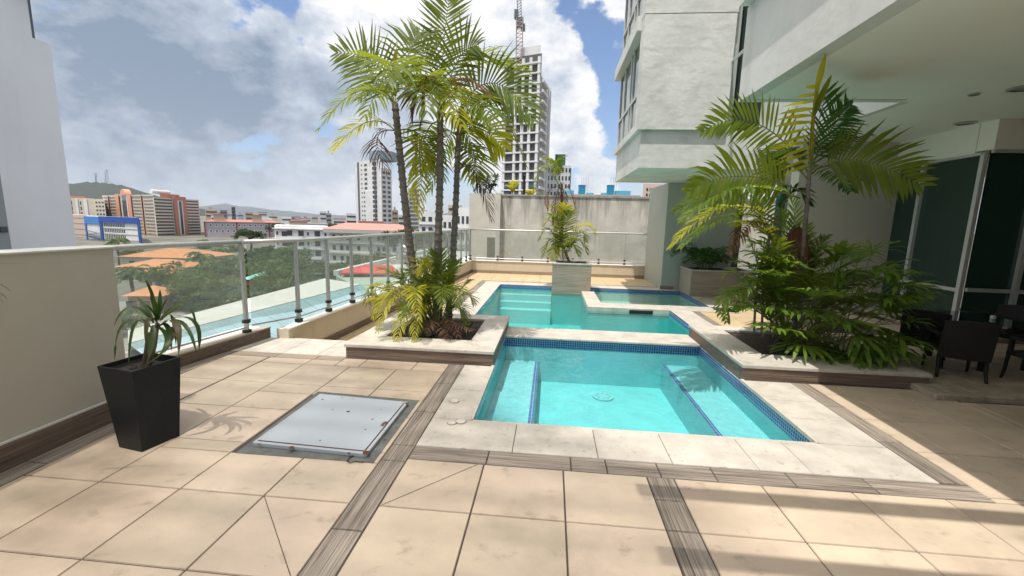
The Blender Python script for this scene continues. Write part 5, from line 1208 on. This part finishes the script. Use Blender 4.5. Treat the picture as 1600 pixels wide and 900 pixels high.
F(Bp, [(688, 175), (700, 140), (722, 200)], 5.15, -.6, n=28, L=0.50, w=.030, mtl=M_leafy, seed=31, nf=.72, droop=.6)
F(Bp, [(688, 230), (664, 255), (655, 345)], 5.2, .4, n=30, L=0.29, w=.022, mtl=M_leafy, seed=32, nf=.72, droop=.5)
for k, (q0_, q1_, q2_) in enumerate([((650, 143), (640, 150), (625, 175)), ((655, 140), (640, 165), (645, 200)), ((660, 140), (665, 165), (655, 205)), ((650, 140), (632, 145), (620, 160)), ((665, 140), (690, 165), (698, 190))]):
    strap(Bp, [PT(*q0_, 4.95), PT(*q1_, 4.85), PT(*q2_, 4.85)], .05, M_dead, 'dead_sheath', seed=k, twist=1.0)
# palm C
F(Cp, [(722, 165), (775, 130), (834, 190)], 5.33, -.1, n=34, L=0.52, w=.034, mtl=M_leaf, seed=41, nf=.72, droop=.35, side_ref=toc)
F(Cp, [(720, 190), (775, 172), (822, 262)], 5.33, .1, n=34, L=0.40, w=.028, mtl=M_leaf, seed=42, nf=.72, droop=.5)
F(Cp, [(720, 170), (750, 100), (828, 112)], 5.33, .3, n=30, L=0.38, w=.026, mtl=M_leaf, seed=43, nf=.72, droop=.4)
F(Cp, [(718, 215), (748, 200), (788, 232)], 5.35, .3, n=28, L=0.49, w=.034, mtl=M_leafy, seed=44, nf=.72, droop=.4, side_ref=toc)
F(Cp, [(716, 220), (735, 240), (744, 282)], 5.35, .5, n=26, L=0.47, w=.034, mtl=M_leaf, seed=45, nf=.72, droop=.4)
F(Cp, [(720, 180), (745, 150), (770, 205)], 5.3, -.6, n=28, L=0.47, w=.030, mtl=M_leaf, seed=46, nf=.72, droop=.6)
F(Cp, [(715, 270), (742, 268), (768, 345)], 5.3, -.2, n=34, L=.36, w=.014, mtl=mat('withered_dark_frond', (.06, .04, .03), .9), seed=47, nf=1.0, droop=.5, stem=M_stemd, name='dead_frond')
F(Cp, [(716, 225), (700, 215), (672, 300)], 5.35, .3, n=30, L=0.45, w=.03, mtl=M_leaf, seed=48, nf=.72, droop=.4)
F(Cp, [(722, 170), (760, 150), (808, 155)], 5.33, .7, n=28, L=0.43, w=.03, mtl=M_leaf, seed=49, nf=.72, droop=.4)
g = MB(); rr = random.Random(5)
for k in range(60):
    a = PT(735+rr.uniform(-14, 14), 165+rr.uniform(-18, 22), 5.2+rr.uniform(-.1, .1)); g.tube([a, a+Vector((rr.uniform(-.04, .04), rr.uniform(-.04, .04), -.03)), a+Vector((rr.uniform(-.08, .08), rr.uniform(-.05, .05), -.09))], .006, 4)
o_ = g.build('flower_spray', mat('palm_flower', (.28, .36, .06), .7), Cp); o_['kind'] = 'stuff'

# bushy palm suckers at the foot
t = empty('palm_shrub', (-1.35, 5.0, .12)); tag(t, 'bushy yellow green palm suckers round the three trunks', 'palm shrub')
rr = random.Random(9)
low = [((668, 500), (625, 450), (582, 498), -.5, 1), ((668, 500), (620, 462), (590, 520), -.6, 1), ((672, 500), (600, 445), (590, 480), -.1, 1), ((675, 500), (640, 440), (605, 428), .0, 0), ((678, 500), (655, 440), (640, 415), .1, 0), ((680, 500), (672, 440), (665, 405), .2, 0),
       ((684, 500), (700, 440), (712, 410), .2, 0), ((688, 505), (715, 460), (733, 440), .1, 0), ((690, 505), (722, 462), (740, 475), -.1, 0), ((680, 505), (655, 478), (648, 535), -.55, 1), ((672, 505), (640, 480), (618, 545), -.6, 1), ((675, 500), (650, 450), (655, 500), -.7, 0),
       ((678, 500), (690, 450), (690, 480), -.6, 0), ((668, 498), (632, 452), (610, 465), .2, 0), ((690, 508), (712, 475), (728, 505), -.2, 0), ((665, 498), (612, 470), (578, 470), -.2, 1), ((682, 500), (660, 460), (632, 490), -.5, 0), ((684, 500), (665, 420), (655, 430), -.2, 0), ((684, 500), (705, 450), (715, 480), -.4, 0), ((676, 500), (648, 470), (625, 500), -.4, 0), ((680, 500), (650, 430), (625, 440), .1, 0), ((686, 500), (690, 430), (684, 412), .0, 0)]
for k, (p, q, r_, dY, yl) in enumerate(low):
    F(t, [p, q, r_], 5.0, dY, n=27, L=.24, w=.016, mtl=M_leafy if yl or k % 6 == 5 else M_leaf, seed=60+k, droop=.4, ang=(60, 25))
    if k % 3 != 1:
        jx, jy = rr.uniform(-14, 14), rr.uniform(-16, 6); F(t, [p, (q[0]+jx, q[1]+jy), (r_[0]+jx*1.2, r_[1]+jy)], 5.02, dY*.6+.12, n=26, L=.23, w=.016, mtl=M_leaf, seed=260+k, droop=.4, ang=(60, 25))
for k, (p, q, r_) in enumerate([((690, 510), (705, 500), (716, 526)), ((688, 508), (712, 505), (735, 518)), ((685, 512), (695, 512), (700, 530)), ((680, 510), (672, 500), (668, 520))]):
    F(t, [p, q, r_], 4.95, -.35, n=14, L=.20, w=.012, mtl=M_dead, seed=90+k, droop=.5, stem=M_stemd, name='dead_frond')
t = empty('small_plant', (-1.0, 5.2, .12)); tag(t, 'small dark leafy weed in the right corner of the near planter', 'small plant')
for k in range(16):
    a = R(k*61); p = Vector((-.98, 5.15, .13)); strap(t, [p, p+Vector((math.cos(a)*.06, math.sin(a)*.06, .10)), p+Vector((math.cos(a)*.13, math.sin(a)*.13, .04+.05*(k % 3)))], .035, M_leafd, 'leaf', seed=k)

# right planter: tall palm + lady palms
t = empty('palm_tree', (2.85, 5.1, .12)); tag(t, 'young palm of the right planter with a yellow spear leaf under the slab', 'palm')
ringed_trunk(t, [(2.82, 5.1, .1), PT(1252, 470, 4.95), PT(1254, 400, 4.85), PT(1261, 320, 4.7), PT(1266, 250, 4.6)], .026, .018, step=.12)
g = MB(); g.tube([PT(1266, 250, 4.6), PT(1270, 190, 4.45), PT(1278, 130, 4.28), PT(1289, 84, 4.15)], [.02, .016, .018, .003], 6); g.build('spear_leaf', M_leafy, t)
strap(t, [PT(1276, 140, 4.28), PT(1282, 115, 4.2), PT(1290, 84, 4.13)], .05, M_leafy, 'young_leaf'); strap(t, [PT(1272, 180, 4.4), PT(1284, 150, 4.3), PT(1300, 116, 4.22)], .06, M_leaf, 'young_leaf')
F(t, [(1266, 262), (1268, 200), (1280, 128)], 4.6, -.3, n=15, L=.42, w=.036, mtl=M_leafy, seed=101, side_ref=toc, sides=(-1,), ang=(88, 78), start=.02, droop=.12, lift=0)
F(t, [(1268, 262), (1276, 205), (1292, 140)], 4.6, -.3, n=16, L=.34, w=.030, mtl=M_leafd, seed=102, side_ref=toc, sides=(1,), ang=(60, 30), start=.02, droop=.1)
F(t, [(1258, 262), (1180, 192), (1096, 206)], 4.62, -.2, n=28, L=.34, w=.033, mtl=M_leaf, seed=103, droop=.15, side_ref=toc)
F(t, [(1254, 300), (1160, 275), (1075, 300)], 4.62, -.4, n=31, L=.42, w=.037, mtl=M_leaf, seed=104, droop=.4, side_ref=toc)
F(t, [(1250, 310), (1150, 295), (1066, 345)], 4.62, -.5, n=30, L=.36, w=.035, mtl=M_leaf, seed=105, droop=.45)
F(t, [(1266, 268), (1340, 250), (1440, 292)], 4.62, -.3, n=26, L=.44, w=.037, mtl=M_leaf, seed=106, droop=.25, side_ref=toc, ang=(74, 40), start=.2)
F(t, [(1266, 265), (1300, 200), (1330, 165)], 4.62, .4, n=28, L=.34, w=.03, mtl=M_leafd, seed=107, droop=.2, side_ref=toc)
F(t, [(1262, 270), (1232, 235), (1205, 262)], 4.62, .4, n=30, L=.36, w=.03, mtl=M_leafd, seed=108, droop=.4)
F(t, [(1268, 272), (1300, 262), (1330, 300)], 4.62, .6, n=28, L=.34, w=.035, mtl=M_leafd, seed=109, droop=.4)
F(t, [(1262, 280), (1225, 260), (1190, 300)], 4.62, .5, n=30, L=.36, w=.03, mtl=M_leaf, seed=110, droop=.4)
F(t, [(1270, 235), (1310, 225), (1350, 212)], 4.62, .2, n=18, L=.3, w=.02, mtl=M_dead, seed=111, droop=.5, stem=M_stemd, name='dead_frond')
F(t, [(1250, 350), (1243, 380), (1236, 455)], 4.95, -.1, n=30, L=.28, w=.024, mtl=M_dead, seed=112, droop=.9, ang=(50, 15), stem=M_stemd, name='dead_frond')
F(t, [(1256, 355), (1262, 380), (1268, 425)], 4.95, -.1, n=18, L=.24, w=.022, mtl=M_dead, seed=113, droop=.9, ang=(40, 15), stem=M_stemd, name='dead_frond')
strap(t, [PT(1252, 345, 4.95), PT(1232, 360, 4.9), PT(1218, 400, 4.9)], .03, M_dead, 'dead_frond'); 
t = empty('palm_tree', (2.45, 4.9, .12)); tag(t, 'lower arching palm leaning over the pool from the right planter', 'palm')
g = MB(); 
for (x0_, y0_, x1_, y1_) in ((1190, 520, 1205, 350), (1214, 520, 1216, 340), (1178, 520, 1192, 400)):
    g.tube([PT(x0_, y0_, 4.95), PT((x0_+x1_)/2-4, (y0_+y1_)/2, 4.95), PT(x1_, y1_, 4.95)], .013, 6)
    g.build('stem', M_trunk, t); g = MB()
F(t, [(1215, 345), (1130, 325), (1046, 388)], 4.95, -.3, n=32, L=.30, w=.032, mtl=M_leafy, seed=121, droop=.5)
F(t, [(1215, 350), (1140, 338), (1062, 388)], 4.95, -.5, n=30, L=.26, w=.030, mtl=M_leaf, seed=122, droop=.4)
F(t, [(1205, 340), (1130, 310), (1052, 330)], 4.95, .1, n=28, L=.26, w=.020, mtl=M_leaf, seed=123, droop=.3, side_ref=toc)
F(t, [(1205, 355), (1170, 350), (1140, 400)], 4.9, -.3, n=20, L=.22, w=.022, mtl=M_dead, seed=124, droop=.8, stem=M_stemd, name='dead_frond')
F(t, [(1210, 345), (1240, 300), (1262, 320)], 4.95, -.2, n=20, L=.26, w=.04, mtl=M_leafd, seed=125, droop=.4)
F(t, [(1206, 420), (1195, 340), (1180, 300)], 4.98, .3, n=22, L=.26, w=.03, mtl=M_leaf, seed=126, droop=.3)
F(t, [(1212, 380), (1180, 350), (1150, 352)], 4.98, -.2, n=22, L=.28, w=.034, mtl=M_leafy, seed=127, droop=.4)
for k, (p, q, r_) in enumerate([((1200, 500), (1160, 430), (1128, 440)), ((1200, 500), (1150, 455), (1125, 492)), ((1205, 500), (1180, 400), (1165, 370)), ((1205, 500), (1215, 420), (1220, 372)), ((1200, 500), (1150, 470), (1135, 505)), ((1210, 500), (1185, 440), (1160, 470)), ((1205, 500), (1175, 455), (1150, 430)), ((1215, 500), (1210, 430), (1190, 400))]):
    F(t, [p, q, r_], 4.95, -.35 if k % 2 else .1, n=22, L=.22, w=.026, mtl=M_leaf, seed=130+k, droop=.4)
t2 = t
for k, (p, q, r_, dY) in enumerate([((1225, 500), (1215, 400), (1185, 345), .1), ((1230, 500), (1232, 400), (1225, 330), .2), ((1222, 500), (1190, 430), (1150, 410), -.2), ((1235, 500), (1245, 390), (1235, 300), .3), ((1215, 505), (1175, 460), (1140, 455), -.3),
        ((1235, 500), (1262, 420), (1290, 370), .1), ((1225, 500), (1205, 440), (1190, 425), -.5), ((1240, 500), (1262, 440), (1285, 450), -.4), ((1230, 500), (1228, 440), (1218, 430), -.5), ((1240, 505), (1290, 430), (1340, 395), .2), ((1245, 505), (1310, 450), (1368, 430), .0),
        ((1238, 500), (1250, 430), (1262, 350), .25), ((1210, 510), (1180, 480), (1150, 485), -.3), ((1245, 505), (1300, 470), (1350, 480), -.3), ((1220, 500), (1200, 400), (1172, 385), .3), ((1250, 505), (1330, 440), (1402, 450), .1), ((1250, 505), (1340, 470), (1425, 500), -.1)]):
    F(t2, [p, q, r_], 5.0, dY, n=26, L=.27, w=.026, mtl=M_leaf if k % 3 else M_lady, seed=400+k, droop=.35, ang=(66, 28))
t = empty('lady_palm', (3.1, 5.0, .12)); tag(t, 'dense dark lady palm filling the right planter', 'palm shrub')
rr = random.Random(21)
fans = []
for k in range(82):
    x = rr.uniform(1200, 1412); y = rr.uniform(392, 545); 
    if x > 1370 and y < 420: continue
    fans.append((x, y))
fans += [(1395, 440), (1400, 500), (1410, 470), (1375, 540), (1330, 555), (1245, 548), (1300, 560), (1420, 520), (1355, 400), (1330, 380), (1250, 520), (1215, 540), (1395, 405), (1240, 440), (1260, 500)]
M_lady_ = leafmat('lady_palm_leaf', (.075, .135, .02), (.32, .46, .04), rough=.38, trans=.4)
for k, (x, y) in enumerate(fans[:86]):
    Yd = 5.0+rr.uniform(-.45, .55) if y < 520 else 4.8+rr.uniform(-.3, .2); hub = PT(x, y, Yd)
    base = Vector((3.0+rr.uniform(-.35, .35), 5.1+rr.uniform(-.25, .25), .12)); out = (hub-base); out.z *= .3; out.normalize()
    g = MB(); mid = base.lerp(hub, .5)+Vector((0, 0, .08)); g.tube([base, mid, hub], [.006, .005, .003], 4, mi=1)
    nl = rr.randint(9, 13); tilt = rr.uniform(-.5, .3); sd_ = Vector((out.y, -out.x, 0)); sd_.normalize(); up_ = Vector((0, 0, 1))
    for j in range(nl):
        th_ = R(-100+200*(j+.5)/nl+rr.uniform(-8, 8)); l = rr.uniform(.26, .44)
        d = (out*math.cos(th_)+sd_*math.sin(th_)+up_*(tilt+.25)).normalized(); dn = Vector((0, 0, -1)); ww = rr.uniform(.030, .048)
        p0 = hub; p1 = p0+d*l*.35; d2 = (d+dn*.35).normalized(); p2 = p1+d2*l*.38; d3 = (d2+dn*.5).normalized(); p3 = p2+d3*l*.27
        wv = d.cross(up_); wv = wv.normalized() if wv.length > .1 else sd_; wv = (wv+up_*rr.uniform(-.4, .4)).normalized()
        g.add([p0-wv*.004, p0+wv*.004, p1-wv*ww*.45, p1+wv*ww*.45, p2-wv*ww*.5, p2+wv*ww*.5, p3-wv*ww*.05, p3+wv*ww*.05], [(0, 1, 3, 2), (2, 3, 5, 4), (4, 5, 7, 6)])
    g.build('fan_leaf', [M_lady, M_stem], t)

# palm in the tall square planter
t = empty('palm_tree', (.58, 11.85, .4)); tag(t, 'half withered palm in the tall square planter at the back of the pool', 'palm')
YM = 11.85
ringed_trunk(t, [(.55, YM, .38), PT(877, 380, YM), PT(878, 330, YM), PT(877, 285, YM)], .04, .03)
F(t, [(877, 300), (862, 262), (853, 247)], YM, .1, n=22, L=.36, w=.04, mtl=M_leafy, seed=141, droop=.5)
F(t, [(876, 295), (850, 262), (836, 296)], YM, -.2, n=26, L=.40, w=.03, mtl=M_leaf, seed=142, droop=.5)
F(t, [(877, 290), (868, 252), (872, 272)], YM, -.4, n=24, L=.40, w=.04, mtl=M_leaf, seed=143, droop=.6)
for k, (p, q, r_) in enumerate([((878, 290), (868, 310), (864, 352)), ((878, 290), (882, 310), (880, 345)), ((878, 285), (892, 300), (899, 328)), ((877, 290), (858, 300), (856, 330)), ((878, 292), (874, 320), (872, 350))]):
    F(t, [p, q, r_], YM, -.2, n=20, L=.24, w=.02, mtl=M_dead, seed=145+k, droop=.8, ang=(45, 15), stem=M_stemd, name='dead_frond')
for k, (p, q, r_, yl) in enumerate([((880, 408), (860, 360), (842, 378), 0), ((880, 408), (905, 355), (930, 366), 1), ((880, 408), (870, 340), (858, 325), 1), ((880, 408), (885, 350), (893, 330), 0), ((878, 408), (862, 375), (848, 402), 0), ((882, 408), (900, 375), (918, 396), 0),
                                   ((878, 408), (866, 385), (866, 415), 1), ((880, 408), (872, 350), (858, 340), 0), ((882, 408), (905, 365), (915, 378), 0), ((880, 408), (880, 345), (884, 322), 1), ((880, 408), (866, 352), (850, 352), 1), ((880, 408), (892, 380), (905, 400), 0), ((880, 405), (876, 370), (870, 395), 0)]):
    F(t, [p, q, r_], YM, -.35 if k % 2 else .2, n=24, L=.42, w=.036, mtl=M_leafy if yl else M_leaf, seed=160+k, droop=.45)
# dark plant by the pillar
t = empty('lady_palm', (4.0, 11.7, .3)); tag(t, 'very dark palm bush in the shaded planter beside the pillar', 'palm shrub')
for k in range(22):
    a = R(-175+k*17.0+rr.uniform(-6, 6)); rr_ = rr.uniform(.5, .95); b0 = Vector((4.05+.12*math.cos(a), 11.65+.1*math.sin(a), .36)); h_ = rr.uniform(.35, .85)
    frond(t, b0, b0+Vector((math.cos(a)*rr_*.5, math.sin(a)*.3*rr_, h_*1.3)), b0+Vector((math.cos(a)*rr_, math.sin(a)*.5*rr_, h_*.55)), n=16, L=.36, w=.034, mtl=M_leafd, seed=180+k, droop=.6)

# black pot with dracaena
t = empty('flower_pot', (-2.62, 2.45, 0)); tag(t, 'tall tapered matt black square pot on the tiles by the left wall', 'plant pot')
bF, bL, bR = Vector(G(222, 707, 0)), Vector(G(186, 699, 0)), Vector(G(281, 681, 0)); bB = bL+bR-bF
ZT = .50
tF, tL, tR = Vector(G(206, 581, ZT)), Vector(G(151, 572, ZT)), Vector(G(282.5, 557, ZT)); tB = tL+tR-tF
ct = (tF+tB)/2; cb = (bF+bB)/2
def shrink(ps, c, f_): return [c+(p-c)*f_ for p in ps]
bo = [bL, bF, bR, bB]; to = [tL, tF, tR, tB]; ti = shrink(to, ct, .93); tl = [p+Vector((0, 0, -.05)) for p in shrink(to, ct, .90)]
g = MB(); g.add(bo+to+ti+tl, [(0, 3, 2, 1)]+[(i, (i+1) % 4, 4+(i+1) % 4, 4+i) for i in range(4)]+[(4+i, 4+(i+1) % 4, 8+(i+1) % 4, 8+i) for i in range(4)]+[(8+i, 8+(i+1) % 4, 12+(i+1) % 4, 12+i) for i in range(4)])
g.build('pot', mat('matt_black_pot', (.016, .016, .017), .42, noise=.3, nscale=60, bump=.05, bscale=300), t, bevel=.003)
g = MB(); g.add(tl, [(0, 1, 2, 3)]); g.build('soil', M_soil, t)
g = MB()
for k in range(46):
    u, v = rr.uniform(.08, .92), rr.uniform(.08, .92); p = tl[1]+(tl[0]-tl[1])*u+(tl[2]-tl[1])*v; s_ = rr.uniform(.006, .013)
    g.add([p+Vector((s_*math.cos(a)*1.3, s_*math.sin(a), s_*.4)) for a in (0, 1.2, 2.5, 3.7, 5)]+[p+Vector((0, 0, s_*1.1))], [(i, (i+1) % 5, 5) for i in range(5)])
o_ = g.build('pebbles', mat('dark_pebble', (.035, .033, .03), .8), t); o_['kind'] = 'stuff'
t = empty('dracaena', (ct.x, ct.y, ZT-.05)); tag(t, 'strappy dracaena with drooping dark leaves growing in the black pot', 'potted plant')
Yp = ct.y
stb = Vector((ct.x+.03, ct.y+.02, ZT-.05)); M_dr = leafmat('dracaena_leaf', (.035, .075, .018), (.09, .2, .02), rough=.4, trans=.25); M_dr2 = leafmat('dracaena_leaf_old', (.07, .06, .02), (.14, .12, .03), rough=.5, trans=.25)
s1_ = AY(246, 505, Yp)
g = MB(); g.tube([stb, stb.lerp(Vector(s1_), .5)+Vector((.01, 0, 0)), Vector(s1_)], [.017, .016, .012], 8); g.build('stem', mat('dracaena_stem', (.14, .10, .07), .8), t)
g = MB(); sb = AY(232, 520, Yp); g.tube([stb+Vector((-.03, 0, 0)), Vector(sb)], [.013, .011], 8); g.build('stem', MATS['dracaena_stem'], t)
lv = [((246, 500), (240, 470), (227, 436), -.02, 0, 30), ((248, 500), (250, 475), (250, 452), .03, 0, 24), ((250, 500), (280, 475), (311, 461), 0, 0, 34), ((250, 502), (290, 480), (306, 511), -.1, 0, 26), ((250, 505), (300, 500), (311, 548), -.05, 0, 34),
      ((250, 508), (285, 505), (307, 552), -.12, 0, 26), ((250, 510), (275, 505), (279, 556), -.18, 1, 40), ((246, 510), (262, 540), (219, 575), -.2, 0, 40), ((240, 505), (225, 485), (200, 478), .05, 0, 26), ((240, 505), (205, 480), (178, 510), 0, 0, 28),
      ((236, 512), (195, 505), (179, 563), -.1, 0, 34), ((236, 512), (212, 505), (201, 570), -.18, 0, 34), ((246, 505), (255, 480), (262, 466), .05, 0, 22), ((246, 500), (232, 480), (222, 478), -.1, 0, 24), ((246, 505), (232, 500), (228, 540), -.15, 1, 28),
      ((240, 508), (238, 530), (232, 560), -.12, 0, 40), ((252, 512), (272, 520), (252, 560), -.1, 1, 30), ((240, 500), (220, 470), (205, 465), .1, 0, 22), ((250, 500), (268, 495), (275, 540), .08, 0, 28), ((250, 500), (270, 480), (290, 478), .12, 0, 28), ((244, 500), (243, 480), (238, 470), -.06, 0, 26), ((248, 508), (262, 512), (268, 548), -.05, 0, 30)]
for k, (p, q, r_, dY, old, w_) in enumerate(lv):
    a = PT(*p, Yp); c = PT(*r_, Yp+dY); m_ = PT(*q, Yp+dY*.5); b = m_*2-(a+c)*.5; strap(t, [a, b, c], w_*.00100, M_dr2 if old else M_dr, 'leaf', seed=k, twist=rr.uniform(-.6, .6))
t = empty('hanging_leaves', (-3.0, 1.9, .8)); tag(t, 'tips of thin dark leaves entering at the left edge in front of the wall', 'leaf tips')
for k, (p, q, r_) in enumerate([((-60, 430), (0, 437), (17, 456)), ((-60, 440), (-5, 448), (12, 468)), ((-60, 455), (-12, 455), (6, 473)), ((-50, 415), (10, 410), (42, 412))]):
    strap(t, [PT(*p, 1.75), PT(*q, 1.8), PT(*r_, 1.8)], .006, M_leafd, 'leaf', seed=k)

# plants on top of the far wall
t = empty('shrub', (-1.5, YW+.6, 1.5)); tag(t, 'dark leaved plumeria like shrub showing over the far wall corner', 'shrub')
rr = random.Random(31); g = MB(); base = PT(752, 330, YW+.6)
tips = []
for k in range(16):
    a = PT(rr.uniform(735, 775), rr.uniform(276, 300), YW+.6+rr.uniform(-.4, .4)); tips.append(a); g.tube([base, base.lerp(a, .6)+Vector((0, 0, -.05)), a], [.03, .02, .01], 5)
g.build('branch', M_tt, t)
g = MB()
for a in tips:
    for j in range(16):
        d = Vector((rr.uniform(-1, 1), rr.uniform(-1, 1), rr.uniform(-.5, 1))).normalized(); s_ = d.cross(Vector((0, 0, 1))).normalized(); l = rr.uniform(.15, .27); g.add([a, a+d*l*.5-s_*l*.22, a+d*l, a+d*l*.5+s_*l*.22], [(0, 1, 2, 3)])
o_ = g.build('leaves', mat('shrub_dark_leaf', (.02, .035, .015), .6), t); o_['kind'] = 'stuff'
for (x, y, lb, m_) in [(801, 290, 'bright yellow green bush on top of the far wall', M_leafy), (828, 296, 'small yellow green bush on the far wall near the palm', M_leafy)]:
    t = empty('shrub', PT(x, y+10, YW+.7)); tag(t, lb, 'shrub', 'bushes on the far wall'); c = PT(x, y+14, YW+.7)
    for k in range(10):
        a = R(k*36); h_ = rr.uniform(.35, .65) if x < 810 else rr.uniform(.25, .4)
        frond(t, c, c+Vector((math.cos(a)*.12, math.sin(a)*.12, h_)), c+Vector((math.cos(a)*.34, math.sin(a)*.34, h_*.9)), n=10, L=.16, w=.05, mtl=m_, seed=k, droop=.3)
t = empty('lamp_post', PT(819, 300, YW+.5)); tag(t, 'thin dark post standing behind the far wall', 'post'); g = MB(); a = PT(819, 310, YW+.5); b = PT(819, 277, YW+.5); g.tube([a, b], .045, 8); g.build('pole', M_black, t); g = MB(); g.box(b.x-.07, b.x+.07, b.y-.07, b.y+.07, b.z, b.z+.05); g.build('cap', M_black, t)

# garden palm in the park
def park_palm(x, y, D_, h, r_, lb):
    p = PT(x, y, D_); t = empty('palm_tree', (p.x, p.y, GZ)); tag(t, lb, 'palm')
    g = MB(); g.tube([(p.x, p.y, GZ), (p.x+.2, p.y, (GZ+p.z)/2), p], [.35, .28, .25], 8); g.build('trunk', M_tt, t)
    for k in range(20):
        a = R(k*137.5); up = rr.uniform(-.2, .9); q = p+Vector((math.cos(a)*r_*.55, math.sin(a)*r_*.55, r_*up*.9)); c = p+Vector((math.cos(a)*r_, math.sin(a)*r_, -r_*.35+r_*up*.5))
        frond(t, p, q, c, n=16, L=r_*.32, w=r_*.085, mtl=M_tl[k % 2], seed=k, droop=.8)
park_palm(203, 428, 70, 8, 3.6, 'round headed garden palm seen through the first glass panel')
park_palm(313, 402, 95, 8, 3.4, 'feathery coconut palm above the dense park trees')
park_palm(300, 425, 80, 7, 3.0, 'short palm standing among the dense park trees')
park_palm(182, 378, 120, 8, 3.4, 'dark palm in front of the blue framed block')

# terrace furniture
M_wick = mat('black_wicker', (.012, .011, .010), .6, bump=.6, bscale=120); M_ttop = mat('dark_glass_top', (.006, .014, .013), .05, spec=.8)
def chair(x, y, rz, lb):
    t = empty('wicker_chair', (x, y, .045), rz); tag(t, lb, 'chair', 'wicker chairs round the glass table')
    g = MB(); g.box(-.27, .27, -.25, .27, .36, .43); o_ = buildl(g, 'seat', M_wick, t); bv = o_.modifiers.new('b', 'BEVEL'); bv.width = .02; bv.segments = 2
    g = MB(); n = 8; vs = []
    for k in range(n+1):
        u = -.28+.56*k/n; cur = -.04*(1-(u/.28)**2); arc = .03*(1-(u/.28)**2)
        for (z, yy) in ((.30, -.25), (.84+arc, -.33)): vs += [(u, yy+cur, z), (u, yy+cur-.035, z)]
    fs = []
    for k in range(n):
        a = k*4; b = a+4; fs += [(a, a+2, b+2, b), (a+1, b+1, b+3, a+3), (a+2, a+3, b+3, b+2), (a, b, b+1, a+1)]
    fs += [(0, 1, 3, 2), (n*4, n*4+2, n*4+3, n*4+1)]; g.add(vs, fs); buildl(g, 'backrest', M_wick, t)
    for sx in (-1, 1):
        g = MB(); g.tube([(sx*.25, -.24, .38), (sx*.25, -.27, .15), (sx*.26, -.32, 0)], [.026, .022, .017], 6); buildl(g, 'leg', M_wick, t)
        g = MB(); g.tube([(sx*.25, .24, .38), (sx*.25, .25, .15), (sx*.255, .27, 0)], [.026, .022, .017], 6); buildl(g, 'leg', M_wick, t)
        g = MB(); g.box(sx*.27-.03, sx*.27+.03, -.26, .24, .60, .64); g.box(sx*.27-.022, sx*.27+.022, .19, .235, .42, .60); buildl(g, 'armrest', M_wick, t)
    return t
cA, cB = Vector(G(1477, 591, .045)), Vector(G(1526, 598, .045)); mAB = (cA+cB)/2; ax = (cB-cA).normalized(); nd = Vector((-ax.y, ax.x, 0)); sc_ = .70
def place(o, x, y, rz): o.location = (x, y, .045); o.rotation_euler = (0, 0, rz); o.scale = (sc_, sc_, sc_); return o
rz0 = math.atan2(ax.y, ax.x)
c1_ = chair(0, 0, 0, 'black wicker chair nearest the planter, its back to the pool'); q = mAB+nd*.32*sc_; place(c1_, q.x, q.y, rz0)
c2_ = chair(0, 0, 0, 'black wicker chair half hidden behind the nearest one'); place(c2_, q.x+.08, q.y+.48, rz0-.35)
c3_ = chair(0, 0, 0, 'black wicker chair at the right picture edge'); place(c3_, q.x+.62, q.y-.22, rz0+.5)
c4_ = chair(0, 0, 0, 'black wicker chair on the far side of the glass table'); place(c4_, q.x+1.25, q.y+.75, rz0+2.6)
TX, TY, TZ = q.x+.62, q.y+.45, .50
t = empty('dining_table', (TX, TY, .045)); tag(t, 'dark glass topped terrace table in the shade', 'table')
g = MB(); g.prism([(TX+.50*math.cos(R(22.5+45*k)), TY+.50*math.sin(R(22.5+45*k))) for k in range(8)], TZ+.045, TZ+.057); g.build('table_top', M_ttop, t)
g = MB(); g.prism([(TX+.48*math.cos(R(22.5+45*k)), TY+.48*math.sin(R(22.5+45*k))) for k in range(8)], TZ-.01, TZ+.043); g.build('apron', M_wick, t)
for k in range(4):
    a = R(45+90*k+10); g = MB(); x, y = TX+.37*math.cos(a), TY+.37*math.sin(a); g.tube([(x, y, .045), (x, y, TZ)], [.028, .036], 8); g.build('leg', M_wick, t)
g = MB(); g.box(TX+.10, TX+.135, TY+.0, TY+.035, TZ+.058, TZ+.095); tag(g.build('candle_glass', M_white, bevel=.004), 'tiny white cup on the dark glass table', 'cup')
